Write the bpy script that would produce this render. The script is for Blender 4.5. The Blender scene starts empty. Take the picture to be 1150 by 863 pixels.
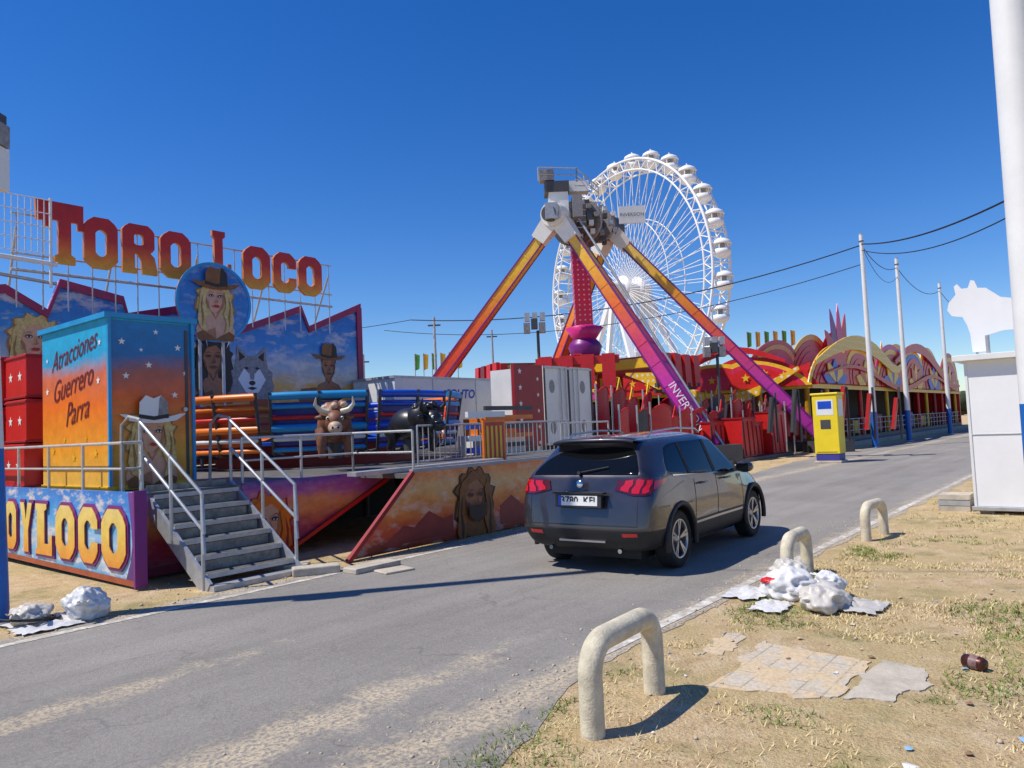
import bpy, bmesh, math, random
from math import sin, cos, pi, radians
from mathutils import Vector, Matrix, noise
random.seed(7)
sc=bpy.context.scene
RA=math.atan2(.777,.629)
ROAD=Matrix.Rotation(RA,4,'Z')

# ---------------------------------------------------------------- materials
MC={}
def nodes(name):
    m=bpy.data.materials.new(name); m.use_nodes=True
    nt=m.node_tree; b=nt.nodes['Principled BSDF']; return m,nt,b
def N(nt,t,**k):
    n=nt.nodes.new(t)
    for a,v in k.items(): setattr(n,a,v)
    return n
def mixc(nt,f,a,b,mode='MIX'):
    n=N(nt,'ShaderNodeMix',data_type='RGBA',blend_type=mode)
    for sock,v in ((0,f),(6,a),(7,b)):
        if hasattr(v,'is_output'): nt.links.new(v,n.inputs[sock])
        elif isinstance(v,(int,float)): n.inputs[sock].default_value=v
        else: n.inputs[sock].default_value=(*v[:3],1)
    return n.outputs[2]
def noisen(nt,vec,scale,detail=5,rough=.6):
    n=N(nt,'ShaderNodeTexNoise'); n.inputs['Scale'].default_value=scale; n.inputs['Detail'].default_value=detail; n.inputs['Roughness'].default_value=rough
    if vec is not None: nt.links.new(vec,n.inputs['Vector'])
    return n.outputs['Fac']
def ramp(nt,fac,stops,interp='LINEAR'):
    r=N(nt,'ShaderNodeValToRGB'); r.color_ramp.interpolation=interp
    e=r.color_ramp.elements
    while len(e)<len(stops): e.new(.5)
    for i,(p,c) in enumerate(stops):
        e[i].position=p; e[i].color=(*(c if not isinstance(c,(int,float)) else (c,c,c)),1)
    nt.links.new(fac,r.inputs['Fac']); return r.outputs['Color']
def math_(nt,op,a,b=None,clamp=False):
    n=N(nt,'ShaderNodeMath',operation=op,use_clamp=clamp)
    for i,v in enumerate((a,b)):
        if v is None: continue
        if hasattr(v,'is_output'): nt.links.new(v,n.inputs[i])
        else: n.inputs[i].default_value=v
    return n.outputs[0]
def objc(nt): return N(nt,'ShaderNodeTexCoord').outputs['Object']
def bump(nt,b,h,st,dist=.02):
    n=N(nt,'ShaderNodeBump'); n.inputs['Strength'].default_value=st; n.inputs['Distance'].default_value=dist
    nt.links.new(h,n.inputs['Height']); nt.links.new(n.outputs['Normal'],b.inputs['Normal'])
def M(name,col,rough=.5,metal=0,var=.25,scale=3,bmp=0,coat=0,sss=0):
    if name in MC: return MC[name]
    m,nt,b=nodes(name)
    v=objc(nt); f=noisen(nt,v,scale,6,.7)
    f2=ramp(nt,f,[(.3,1-var),(.7,1.0)])
    c=mixc(nt,1.0,col,f2,'MULTIPLY')
    nt.links.new(c,b.inputs['Base Color'])
    b.inputs['Roughness'].default_value=rough; b.inputs['Metallic'].default_value=metal
    if coat: b.inputs['Coat Weight'].default_value=coat; b.inputs['Coat Roughness'].default_value=.05
    if sss: b.inputs['Subsurface Weight'].default_value=sss; b.inputs['Subsurface Radius'].default_value=(.06,.055,.05)
    if bmp: bump(nt,b,noisen(nt,v,scale*8,4),bmp)
    MC[name]=m; return m
def RM(name,z0,z1,stops,nz=.1,cloud=0,rough=.4,nscale=1.2,dots=0,dotcol=(1,.8,.3),dsz=.3):
    m,nt,b=nodes(name); v=objc(nt)
    sp=N(nt,'ShaderNodeSeparateXYZ'); nt.links.new(v,sp.inputs[0])
    t=math_(nt,'DIVIDE',math_(nt,'SUBTRACT',sp.outputs[2],z0),z1-z0)
    mp=N(nt,'ShaderNodeMapping'); mp.inputs['Scale'].default_value=(1,1,2.5); nt.links.new(v,mp.inputs[0])
    n1=noisen(nt,mp.outputs[0],nscale,6,.6)
    t2=math_(nt,'ADD',t,math_(nt,'MULTIPLY',math_(nt,'SUBTRACT',n1,.5),nz*2))
    c=ramp(nt,t2,stops)
    if cloud:
        n2=noisen(nt,mp.outputs[0],nscale*1.4,8,.62)
        cf=ramp(nt,n2,[(.5,0.0),(.62,cloud)])
        c=mixc(nt,cf,c,(.85,.75,.68))
    if dots:
        vo=N(nt,'ShaderNodeTexVoronoi'); vo.inputs['Scale'].default_value=dots; vo.inputs['Randomness'].default_value=0
        nt.links.new(v,vo.inputs['Vector'])
        df=ramp(nt,vo.outputs['Distance'],[(.0,1.0),(dsz,1.0),(dsz+.06,0.0)])
        c=mixc(nt,df,c,dotcol)
    g=noisen(nt,v,6,6,.7); c=mixc(nt,1.0,c,ramp(nt,g,[(.3,.72),(.7,1.0)]),'MULTIPLY')
    nt.links.new(c,b.inputs['Base Color']); b.inputs['Roughness'].default_value=rough
    return m
white=M('white_paint',(.8,.8,.77),.45,var=.12)
wwhite=M('wheel_white',(.84,.84,.84),.4,var=.04)
steel=M('galvanised_steel',(.55,.56,.56),.45,.5,var=.3,scale=8)
dsteel=M('dark_steel',(.08,.08,.085),.55,.2)
black=M('black_matte',(.012,.012,.014),.7)
rubber=M('rubber',(.02,.02,.02),.85,var=.4,scale=20)
red=M('red_paint',(.62,.015,.015),.4)
dred=M('dark_red_paint',(.33,.012,.02),.45)
yellow=M('yellow_paint',(.85,.5,.02),.4)
cyan=M('cyan_paint',(.02,.32,.66),.4)
blue=M('blue_paint',(.01,.08,.55),.4)
pblue=M('pole_blue',(.01,.14,.5),.5,var=.3,scale=4)
purple=M('purple_paint',(.2,.01,.2),.4)
magenta=M('magenta_paint',(.65,.015,.22),.4)
green=M('green_paint',(.1,.4,.04),.5)
orange=M('orange_paint',(.85,.2,.01),.4)
skin=M('painted_skin',(.8,.44,.26),.5,var=.3,scale=8)
skins=M('painted_skin_shade',(.5,.2,.09),.5,var=.3,scale=8)
skin2=M('painted_brown_skin',(.46,.18,.08),.5,var=.35,scale=8)
skin2s=M('painted_brown_shade',(.17,.06,.025),.5,var=.3,scale=8)
blond=M('painted_blond',(.86,.62,.22),.5,var=.5,scale=16)
blondd=M('painted_blond_shadow',(.46,.23,.05),.5,var=.5,scale=16)
dark=M('painted_dark',(.03,.018,.015),.5,var=.5,scale=14)
brownhat=M('painted_brown',(.3,.11,.02),.5,var=.5,scale=8)
greyp=M('painted_grey',(.36,.34,.34),.5,var=.6,scale=16)
wood=M('treads',(.17,.16,.14),.7,.2,var=.6,scale=10)

# ---------------------------------------------------------------- builder
class B:
    def __init__(s): s.v=[];s.f=[];s.m=[];s.sm=[];s.mats=[]
    def mi(s,m):
        if m not in s.mats: s.mats.append(m)
        return s.mats.index(m)
    def add(s,vs,fs,m,smooth=False):
        o=len(s.v); s.v+= [tuple(v) for v in vs]; k=s.mi(m)
        for f in fs: s.f.append([i+o for i in f]); s.m.append(k); s.sm.append(smooth)
    def box(s,a,b,m,T=None):
        x0,y0,z0=a;x1,y1,z1=b
        vs=[Vector(p) for p in((x0,y0,z0),(x1,y0,z0),(x1,y1,z0),(x0,y1,z0),(x0,y0,z1),(x1,y0,z1),(x1,y1,z1),(x0,y1,z1))]
        if T is not None: vs=[T@v for v in vs]
        s.add(vs,[(3,2,1,0),(4,5,6,7),(0,1,5,4),(1,2,6,5),(2,3,7,6),(3,0,4,7)],m)
    def cyl(s,p,q,r,m,r2=None,n=10,cap=True):
        p=Vector(p);q=Vector(q);r2=r if r2 is None else r2
        d=(q-p); 
        if d.length<1e-6:return
        d.normalize(); a=d.orthogonal().normalized(); b=d.cross(a)
        vs=[];
        for c,rr in((p,r),(q,r2)):
            for i in range(n):
                t=2*pi*i/n; vs.append(c+a*cos(t)*rr+b*sin(t)*rr)
        s.add(vs,[(i,(i+1)%n,n+(i+1)%n,n+i) for i in range(n)],m,True)
        if cap: s.add(vs[:n],[list(range(n))[::-1]],m); s.add(vs[n:],[list(range(n))],m)
    def tube(s,pts,r,m,n=8):
        pts=[Vector(p) for p in pts]; vs=[];a=None
        for i,p in enumerate(pts):
            d=(pts[min(i+1,len(pts)-1)]-pts[max(i-1,0)]).normalized()
            if a is None: a=d.orthogonal().normalized()
            a=(a-d*a.dot(d)).normalized(); b=d.cross(a)
            rr=r[i] if isinstance(r,(list,tuple)) else r
            for k in range(n): t=2*pi*k/n; vs.append(p+a*cos(t)*rr+b*sin(t)*rr)
        fs=[(i*n+k,i*n+(k+1)%n,(i+1)*n+(k+1)%n,(i+1)*n+k) for i in range(len(pts)-1) for k in range(n)]
        s.add(vs,fs,m,True); s.add(vs[:n],[list(range(n))[::-1]],m); s.add(vs[-n:],[list(range(n))],m)
    def beam(s,p,q,wd,ht,m,up=(0,0,1),w2=None,h2=None):
        p=Vector(p);q=Vector(q);d=(q-p).normalized(); a=d.cross(Vector(up)).normalized(); b=a.cross(d)
        w2=w2 or wd;h2=h2 or ht
        vs=[p+a*x*wd/2+b*y*ht/2 for x,y in((-1,-1),(1,-1),(1,1),(-1,1))]+[q+a*x*w2/2+b*y*h2/2 for x,y in((-1,-1),(1,-1),(1,1),(-1,1))]
        s.add(vs,[(3,2,1,0),(4,5,6,7),(0,1,5,4),(1,2,6,5),(2,3,7,6),(3,0,4,7)],m)
    def sph(s,c,r,m,n=12,k=8,T=None):
        if isinstance(r,(int,float)): r=(r,r,r)
        vs=[];fs=[]
        for j in range(k+1):
            ph=pi*j/k
            for i in range(n):
                t=2*pi*i/n; p=Vector((c[0]+r[0]*sin(ph)*cos(t),c[1]+r[1]*sin(ph)*sin(t),c[2]+r[2]*cos(ph)))
                vs.append(T@p if T is not None else p)
        for j in range(k):
            for i in range(n): fs.append((j*n+i,(j+1)*n+i,(j+1)*n+(i+1)%n,j*n+(i+1)%n))
        s.add(vs,fs,m,True)
    def lathe(s,c,ax,prof,m,n=32,closed=False):
        c=Vector(c);d=Vector(ax).normalized();a=d.orthogonal().normalized();b=d.cross(a);vs=[];L=len(prof)
        for r,h in prof:
            for i in range(n): t=2*pi*i/n; vs.append(c+d*h+a*cos(t)*r+b*sin(t)*r)
        fs=[(j*n+i,j*n+(i+1)%n,((j+1)%L)*n+(i+1)%n,((j+1)%L)*n+i) for j in range(L if closed else L-1) for i in range(n)]
        s.add(vs,fs,m,True)
    def dec(s,P,pts,m,off=.004):
        o,ux,uy=P;n=ux.cross(uy)
        s.add([o+ux*x+uy*y+n*off for x,y in pts],[list(range(len(pts)))],m)
    def prism(s,P,pts,m,th,off=0,mside=None):
        o,ux,uy=P;n=ux.cross(uy);k=len(pts)
        f=[o+ux*x+uy*y+n*off for x,y in pts]; b=[p-n*th for p in f]
        s.add(f,[list(range(k))],m); s.add(b,[list(range(k))[::-1]],m)
        s.add(f+b,[(i,i+k,(i+1)%k+k,(i+1)%k) for i in range(k)],mside or m)
    def ring(s,P,out,inn,m,th,off=0,closed=True,mside=None):
        o,ux,uy=P;n=ux.cross(uy);k=len(out)
        F=[o+ux*x+uy*y+n*off for x,y in out]+[o+ux*x+uy*y+n*off for x,y in inn]
        Bk=[p-n*th for p in F]; rg=range(k if closed else k-1)
        s.add(F,[(i,(i+1)%k,(i+1)%k+k,i+k) for i in rg],m)
        s.add(Bk,[(i+k,(i+1)%k+k,(i+1)%k,i) for i in rg],m)
        A=F+Bk;K=2*k
        fs=[(i+K,(i+1)%k+K,(i+1)%k,i) for i in rg]+[(i+k,(i+1)%k+k,(i+1)%k+k+K,i+k+K) for i in rg]
        if not closed: fs+=[(0,k,k+K,K),(k-1,K+k-1,K+2*k-1,2*k-1)]
        s.add(A,fs,mside or m)
    def text(s,P,x,y,size,body,m,off=.006,ext=0,bold=0,shear=0,rot=0,sx=1):
        cu=bpy.data.curves.new('t','FONT'); cu.body=body; cu.size=size; cu.extrude=ext; cu.offset=bold; cu.shear=shear; cu.align_x='CENTER';cu.align_y='CENTER'; cu.resolution_u=3
        ob=bpy.data.objects.new('t',cu); sc.collection.objects.link(ob)
        bpy.context.view_layer.update()
        me=bpy.data.meshes.new_from_object(ob.evaluated_get(bpy.context.evaluated_depsgraph_get()))
        o,ux,uy=P;n=ux.cross(uy);c,si=cos(rot),sin(rot)
        vs=[o+ux*(x+(v.co.x*c-v.co.y*si)*sx)+uy*(y+v.co.x*si+v.co.y*c)+n*(off+v.co.z) for v in me.vertices]
        s.add(vs,[list(p.vertices) for p in me.polygons],m)
        bpy.data.objects.remove(ob); bpy.data.meshes.remove(me)
    def done(s,name,mat=None,parent=None,bevel=0,fix=False):
        me=bpy.data.meshes.new(name); me.from_pydata(s.v,[],s.f)
        for m in s.mats: me.materials.append(m)
        me.polygons.foreach_set('material_index',s.m); me.polygons.foreach_set('use_smooth',s.sm); me.update()
        if fix:
            bm=bmesh.new();bm.from_mesh(me);bmesh.ops.recalc_face_normals(bm,faces=bm.faces);bm.to_mesh(me);bm.free()
        ob=bpy.data.objects.new(name,me); sc.collection.objects.link(ob)
        if mat is not None: ob.matrix_world=mat
        if parent is not None: ob.parent=parent
        if bevel:
            b=ob.modifiers.new('b','BEVEL'); b.width=bevel; b.segments=2; b.limit_method='ANGLE'
        return ob
def empty(name,mat=Matrix.Identity(4)):
    e=bpy.data.objects.new(name,None); sc.collection.objects.link(e); e.matrix_world=mat; return e
X,Y,Z=Vector((1,0,0)),Vector((0,1,0)),Vector((0,0,1))
def PW(w,s=0,z=0): return (Vector((s,w,z)),X,Z)
def PS(s0,w=0,z=0): return (Vector((s0,w,z)),-Y,Z)
def ell(cx,cy,rx,ry,n=22,a0=0,a1=2*pi): 
    full=abs(a1-a0-2*pi)<1e-6
    return [(cx+rx*cos(a0+(a1-a0)*i/(n if full else n-1)),cy+ry*sin(a0+(a1-a0)*i/(n if full else n-1))) for i in range(n)]
def portrait(b,P,cx,cy,S,sk,sh,hair,hairs,hat=None,long=True,bust=True,o0=.006,seed=1,feather=False,beard=False):
    rnd=random.Random(seed)
    T=lambda pts:[(cx+x*S,cy+y*S) for x,y in pts]
    st=.003; k=[o0]
    def L(pts,m): b.dec(P,T(pts),m,k[0]); k[0]+=st
    if long:
        hp=[]
        for i in range(30):
            a=-pi*.32+ (2*pi*.82)*i/29
            r=.62+.07*sin(i*2.1)+rnd.uniform(-.04,.04)
            y=sin(a)*r*1.05
            hp.append((cos(a)*r*1.05,y if y>-.2 else y*1.9))
        L(hp,hairs); L([(x*.9,y*.93+.02) for x,y in hp],hair)
    if bust:
        L([(-.14,-.3),(-.16,-.58),(-.5,-.72),(-.66,-1.0),(-.62,-1.35),(.62,-1.35),(.66,-1.0),(.5,-.72),(.16,-.58),(.14,-.3)],sk)
        L([(-.14,-.38),(0,-.62),(.14,-.38),(.1,-.52),(0,-.7),(-.12,-.52)],sh)
        L([(-.03,-.95),(-.3,-1.06),(-.45,-1.3),(.0,-1.34),(.0,-1.1)],sh)
        L([(-.64,-1.16),(-.45,-1.05),(-.08,-1.25),(0,-1.3),(.08,-1.25),(.45,-1.05),(.64,-1.16),(.6,-1.36),(-.6,-1.36)],dark if sk is skin2 else brownhat)
    L([(-.3,.25),(-.33,.0),(-.28,-.25),(-.15,-.44),(0,-.49),(.15,-.44),(.28,-.25),(.33,.0),(.3,.25),(.2,.42),(0,.48),(-.2,.42)],sk)
    L([(0,-.49),(.15,-.44),(.28,-.25),(.33,.0),(.3,.25),(.24,.1),(.22,-.15),(.12,-.36)],sh)
    L([(-.32,.0),(-.28,-.25),(-.2,-.38),(-.23,-.15)],sh)
    if not long: L([(-.35,.1),(-.36,.4),(-.15,.56),(.15,.56),(.36,.4),(.35,.1),(.28,.3),(0,.38),(-.28,.3)],hair)
    else:
        L([(-.34,-.1),(-.42,.35),(-.1,.58),(.2,.56),(.42,.35),(.36,-.1),(.30,.2),(.1,.4),(-.2,.3),(-.30,.1)],hair)
        for sx in(-1,1):
            L([(sx*.3,.15),(sx*.36,-.2),(sx*.26,-.5),(sx*.36,-.8),(sx*.28,-1.12),(sx*.52,-1.0),(sx*.62,-.7),(sx*.56,-.3),(sx*.5,.2),(sx*.4,.4)],hair)
            L([(sx*.42,.1),(sx*.46,-.3),(sx*.4,-.6),(sx*.46,-.95),(sx*.49,-.6),(sx*.51,-.2)],hairs)
    for sx in(-1,1):
        L(ell(sx*.15,.06,.09,.05,10),sh if sk is skin2 else dark); L(ell(sx*.15,.05,.06,.028,10),white if sk is skin else sh); L(ell(sx*.15,.055,.03,.03,8),dark)
        L([(sx*.05,.15),(sx*.16,.19),(sx*.27,.13),(sx*.16,.165)],hairs)
    L([(.0,.05),(.05,-.1),(.07,-.13),(.0,-.17),(-.06,-.13),(.0,-.12)],sh)
    L([(-.12,-.265),(-.04,-.225),(0,-.24),(.04,-.225),(.12,-.265),(.05,-.32),(-.05,-.32)],red if sk is skin else sh); L([(-.1,-.265),(0,-.255),(.1,-.265),(0,-.275)],dark)
    if beard: L([(-.31,-.05),(-.28,-.4),(0,-.56),(.28,-.4),(.31,-.05),(.2,-.18),(0,-.19),(-.2,-.18)],hairs)
    if hat:
        L([(-.85,.5),(-.6,.33),(-.2,.27),(.2,.27),(.6,.33),(.85,.5),(.7,.5),(.35,.42),(-.35,.42),(-.7,.5)],hat)
        L([(-.38,.38),(-.36,.8),(-.2,.98),(0,.9),(.2,.98),(.36,.8),(.38,.38),(0,.32)],hat)
        L([(.1,.4),(.15,.9),(.2,.98),(.36,.8),(.38,.38)],dark if hat is not white else greyp)
        L([(-.385,.4),(-.38,.5),(0,.44),(.38,.5),(.385,.4),(0,.34)],dark)
    if feather:
        for sx in(-.35,-.2,.25,.4): L([(sx,.3),(sx*1.6-.05,.95),(sx*1.9,1.05),(sx*1.6+.06,.8)],white)
def star(cx,cy,r): return [(cx+(r if i%2==0 else r*.42)*sin(pi*i/5),cy+(r if i%2==0 else r*.42)*cos(pi*i/5)) for i in range(10)]
def rail(b,pts,h,m,r=.02,mids=1,n=6):
    pts=[Vector(p) for p in pts]
    for i in range(len(pts)-1):
        a,c=pts[i],pts[i+1]; L=(c-a).length; k=max(1,round(L/1.1))
        for j in range(k+1): p=a.lerp(c,j/k); b.cyl(p,p+Z*h,r,m,n=n)
        b.cyl(a+Z*h,c+Z*h,r,m,n=n)
        for q in range(mids): b.cyl(a+Z*h*(q+1)/(mids+1),c+Z*h*(q+1)/(mids+1),r*.8,m,n=n)
def bars(b,a,c,z0,z1,m,sp=.13,r=.009):
    a=Vector(a);c=Vector(c);L=(c-a).length;k=int(L/sp)
    for j in range(k+1):
        p=a.lerp(c,j/k); b.cyl((p.x,p.y,z0),(p.x,p.y,z1),r,m,n=4,cap=False)
    for z in(z0,z1): b.cyl((a.x,a.y,z),(c.x,c.y,z),r*2,m,n=6)
    for p in(a,c): b.cyl((p.x,p.y,z0-.15),(p.x,p.y,z1),r*2,m,n=6)

# ---------------------------------------------------------------- ground
def ground_mat():
    m,nt,b=nodes('dry_dirt'); v=objc(nt)
    n1=noisen(nt,v,.9,8,.65); n2=noisen(nt,v,5,8,.7); n3=noisen(nt,v,45,4,.7); n4=noisen(nt,v,1.1,8,.7)
    c=ramp(nt,n2,[(.3,(.5,.335,.175)),(.5,(.7,.51,.28)),(.7,(.8,.64,.42))])
    c=mixc(nt,ramp(nt,n1,[(.42,0.0),(.56,.6)]),c,(.6,.46,.2))
    c=mixc(nt,mixc(nt,1.0,ramp(nt,n4,[(.53,0.0),(.63,.7)]),ramp(nt,n3,[(.4,.3),(.6,1.0)]),'MULTIPLY'),c,(.2,.21,.055))
    c=mixc(nt,1.0,c,ramp(nt,n3,[(.3,.62),(.6,1.0)]),'MULTIPLY')
    nt.links.new(c,b.inputs['Base Color']); b.inputs['Roughness'].default_value=.95
    h=math_(nt,'ADD',n2,math_(nt,'MULTIPLY',n3,.6)); bump(nt,b,h,.9,.05); return m
def asphalt_mat():
    m,nt,b=nodes('worn_asphalt'); v=objc(nt)
    sp=N(nt,'ShaderNodeSeparateXYZ'); nt.links.new(v,sp.inputs[0])
    n1=noisen(nt,v,.5,7,.6); n2=noisen(nt,v,150,3,.8); n3=noisen(nt,v,3.5,8,.75); n4=noisen(nt,v,35,5,.7)
    c=ramp(nt,n1,[(.3,(.31,.285,.25)),(.7,(.40,.37,.325))])
    c=mixc(nt,1.0,c,ramp(nt,n2,[(.3,.6),(.65,1.1)]),'MULTIPLY')
    c=mixc(nt,1.0,c,ramp(nt,n4,[(.3,.8),(.7,1.08)]),'MULTIPLY')
    def band(w0,wd,s1):
        d=math_(nt,'ABSOLUTE',math_(nt,'SUBTRACT',sp.outputs[1],w0)); a=math_(nt,'SUBTRACT',1,math_(nt,'DIVIDE',d,wd),True)
        f=math_(nt,'DIVIDE',math_(nt,'SUBTRACT',s1,sp.outputs[0]),2.5,True); return math_(nt,'MULTIPLY',a,f)
    bb=math_(nt,'MAXIMUM',band(3.75,.45,5.6),band(5.35,.34,4.6)); bb=math_(nt,'MAXIMUM',bb,band(3.0,.4,60)); bb=math_(nt,'MAXIMUM',bb,math_(nt,'MULTIPLY',band(7.7,.5,60),.9))
    mk=ramp(nt,math_(nt,'ADD',math_(nt,'MULTIPLY',bb,.36),math_(nt,'MULTIPLY',n3,.95)),[(.60,0.0),(.80,.85)])
    mk=mixc(nt,1.0,mk,ramp(nt,n4,[(.42,.05),(.56,1.0)]),'MULTIPLY')
    c=mixc(nt,mk,c,(.68,.55,.36))
    mc=noisen(nt,v,.6,8,.65); c=mixc(nt,ramp(nt,mc,[(.496,0.0),(.5,.35),(.504,0.0)]),c,(.1,.09,.08))
    vo=N(nt,'ShaderNodeTexVoronoi',feature='DISTANCE_TO_EDGE'); vo.inputs['Scale'].default_value=.55
    nd=N(nt,'ShaderNodeTexNoise'); nd.inputs['Scale'].default_value=2; nd.inputs['Detail'].default_value=8; nt.links.new(v,nd.inputs['Vector'])
    ad=N(nt,'ShaderNodeVectorMath',operation='MULTIPLY_ADD'); nt.links.new(nd.outputs['Color'],ad.inputs[0]); ad.inputs[1].default_value=(.9,.9,0); nt.links.new(v,ad.inputs[2]); nt.links.new(ad.outputs[0],vo.inputs['Vector'])
    cr=mixc(nt,1.0,ramp(nt,vo.outputs['Distance'],[(.0,.4),(.008,0.0)]),ramp(nt,noisen(nt,v,1.3,3),[(.45,0.0),(.6,1.0)]),'MULTIPLY')
    c=mixc(nt,cr,c,(.11,.10,.09))
    mp=N(nt,'ShaderNodeMapping'); mp.inputs['Scale'].default_value=(.18,2.2,1); nt.links.new(v,mp.inputs[0])
    st=noisen(nt,mp.outputs[0],1,5,.6); c=mixc(nt,1.0,c,ramp(nt,st,[(.3,.82),(.7,1.06)]),'MULTIPLY')
    nt.links.new(c,b.inputs['Base Color']); b.inputs['Roughness'].default_value=.85
    bump(nt,b,math_(nt,'ADD',n2,n4),.7,.012); return m
gm=ground_mat(); am=asphalt_mat()
b=B(); b.add([(-2500,-2500,0),(2500,-2500,0),(2500,2500,0),(-2500,2500,0)],[(0,1,2,3)],gm); b.done('ground')
def sheet(name,s0,s1,step,fr,fl,z,m):
    vs=[];fs=[];n=int((s1-s0)/step)+1
    for i in range(n):
        s=s0+i*step; vs+=[(s,fr(s),z),(s,fl(s),z)]
    fs=[(2*i,2*i+2,2*i+3,2*i+1) for i in range(n-1)]
    b=B(); b.add(vs,fs,m); return b.done(name,ROAD)
nz=lambda s,k,a:noise.noise(Vector((s*1.3,k,0)))*a+noise.noise(Vector((s*6,k+5,0)))*a*.4
def lw(s): return 7.75+ (0 if s<14 else min(1.6,(s-14)*.12))
sheet('road',-12,170,.12,lambda s:2.93+nz(s,1,.12)+ (-.5 if s<4.2 else 0)*min(1,max(0,(4.2-s)/1.5)),lambda s:lw(s)+nz(s,9,.14),.004,am)
def line_mat():
    m,nt,b=nodes('worn_white_line'); v=objc(nt)
    n=noisen(nt,v,9,7,.75); n2=noisen(nt,v,1.2,4)
    c=mixc(nt,ramp(nt,math_(nt,'ADD',n,math_(nt,'MULTIPLY',n2,.4)),[(.55,0.0),(.75,1.0)]),(.74,.71,.63),(.4,.36,.3))
    nt.links.new(c,b.inputs['Base Color']); b.inputs['Roughness'].default_value=.8; return m
lm=line_mat()
sheet('road_edge_marking',4.6,120,.15,lambda s:3.0+nz(s,3,.02),lambda s:3.11+nz(s,4,.03),.008,lm)
sheet('road_edge_marking',-3,13.5,.15,lambda s:7.42+nz(s,13,.02),lambda s:7.52+nz(s,14,.03),.008,lm)
conc=M('old_concrete',(.6,.53,.42),.9,var=.4,scale=5,bmp=.4)
def vcolmat(name,stops):
    m,nt,b=nodes(name); v=objc(nt); c=ramp(nt,noisen(nt,v,2.2,5,.7),stops)
    nt.links.new(c,b.inputs['Base Color']); b.inputs['Roughness'].default_value=.8; return m
gstraw=vcolmat('straw_blades',[(.3,(.58,.44,.2)),(.7,(.72,.6,.32))]); ggreen=vcolmat('green_blades',[(.3,(.1,.15,.025)),(.7,(.22,.27,.05))])
b=B(); rnd=random.Random(3); cnt=0
while cnt<11000:
    s=rnd.uniform(.5,24) if rnd.random()<.4 else rnd.uniform(.5,10); w=2.75-abs(rnd.gauss(0,1))*3.2
    if w<-7 : continue
    if 4.3<s<5.9 and 1.0<w<2.35: continue
    d=noise.noise(Vector((s*.8,w*.8,3)))+.5*noise.noise(Vector((s*2.6,w*2.6,8)))
    gn=noise.noise(Vector((s*.9,w*.9,30)))+.4*noise.noise(Vector((s*3,w*3,40)))
    if max(d,gn)<rnd.uniform(-.1,.4): continue
    g=gn>.22 and rnd.random()<.8
    cnt+=1
    for _ in range(5 if g else 4):
        a=rnd.uniform(0,2*pi); h=rnd.uniform(.008,.035)*(1.3 if g else 1); px=s+rnd.gauss(0,.03);py=w+rnd.gauss(0,.03)
        l=rnd.uniform(.3,2.0)*h; q=.0028+ .001*s/4
        b.add([(px-q*sin(a),py+q*cos(a),0),(px+q*sin(a),py-q*cos(a),0),(px+l*cos(a),py+l*sin(a),h)],[(0,1,2)],ggreen if g else gstraw)
b.done('dry_grass',ROAD)
peb=M('pebbles',(.6,.5,.38),.9,var=.4,scale=6); b=B()
for i in range(1700):
    s=rnd.uniform(.3,14); w=rnd.choice([rnd.uniform(-3,3.2),rnd.gauss(3.1,.25),rnd.gauss(7.75,.2),rnd.uniform(7.6,9)]); r=rnd.uniform(.004,.014)*(1.6 if rnd.random()<.05 else 1)
    b.sph((s,w,r*.5),(r*rnd.uniform(.8,1.5),r,r*.7),peb,5,3)
b.done('scattered_pebbles',ROAD)
b=B(); litm=[white,M('litter_brown',(.3,.17,.09),.8),M('litter_blue',(.3,.48,.65),.5),M('litter_tan',(.7,.55,.36),.8),M('litter_straw',(.6,.48,.28),.8)]
for (s,w,r) in [(3.55,1.2,.04),(3.7,1.05,.04),(3.9,.9,.04),(3.6,.75,.04),(4.2,.7,.03),(4.5,.5,.04),(4.9,.8,.03),(3.35,1.45,.05),(3.25,1.2,.08),(3.2,1.0,.09),(3.35,.85,.07)]+[(rnd.uniform(3,9),rnd.uniform(-1,2.7),rnd.uniform(.008,.028)) for _ in range(90)]:
    m=rnd.choice(litm) if r<.07 else white; k=6; a0=rnd.uniform(0,6)
    vs=[(s+cos(a0+2*pi*i/k)*r*rnd.uniform(.6,1.3),w+sin(a0+2*pi*i/k)*r*rnd.uniform(.4,1.2),.006+rnd.uniform(0,.012)) for i in range(k)]+[(s,w,.015)]
    b.add(vs,[(i,(i+1)%k,k) for i in range(k)],m)
b.done('litter_scraps',ROAD)
def slab_mat():
    m,nt,b=nodes('tiled_slab'); v=objc(nt)
    br=N(nt,'ShaderNodeTexBrick'); br.inputs['Scale'].default_value=1; br.inputs['Brick Width'].default_value=.3; br.inputs['Row Height'].default_value=.15; br.inputs['Mortar Size'].default_value=.006
    br.inputs['Color1'].default_value=(.6,.53,.42,1);br.inputs['Color2'].default_value=(.55,.49,.39,1);br.inputs['Mortar'].default_value=(.38,.31,.22,1)
    nt.links.new(v,br.inputs['Vector']); n=noisen(nt,v,4,8,.75); n5=noisen(nt,v,40,4,.7)
    c=mixc(nt,ramp(nt,n,[(.44,0.0),(.54,.95)]),br.outputs['Color'],(.66,.5,.3))
    c=mixc(nt,1.0,c,ramp(nt,n5,[(.3,.7),(.6,1.0)]),'MULTIPLY')
    nt.links.new(c,b.inputs['Base Color']); b.inputs['Roughness'].default_value=.9; bump(nt,b,n,.6,.03); return m
b=B(); SM=slab_mat()
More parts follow.
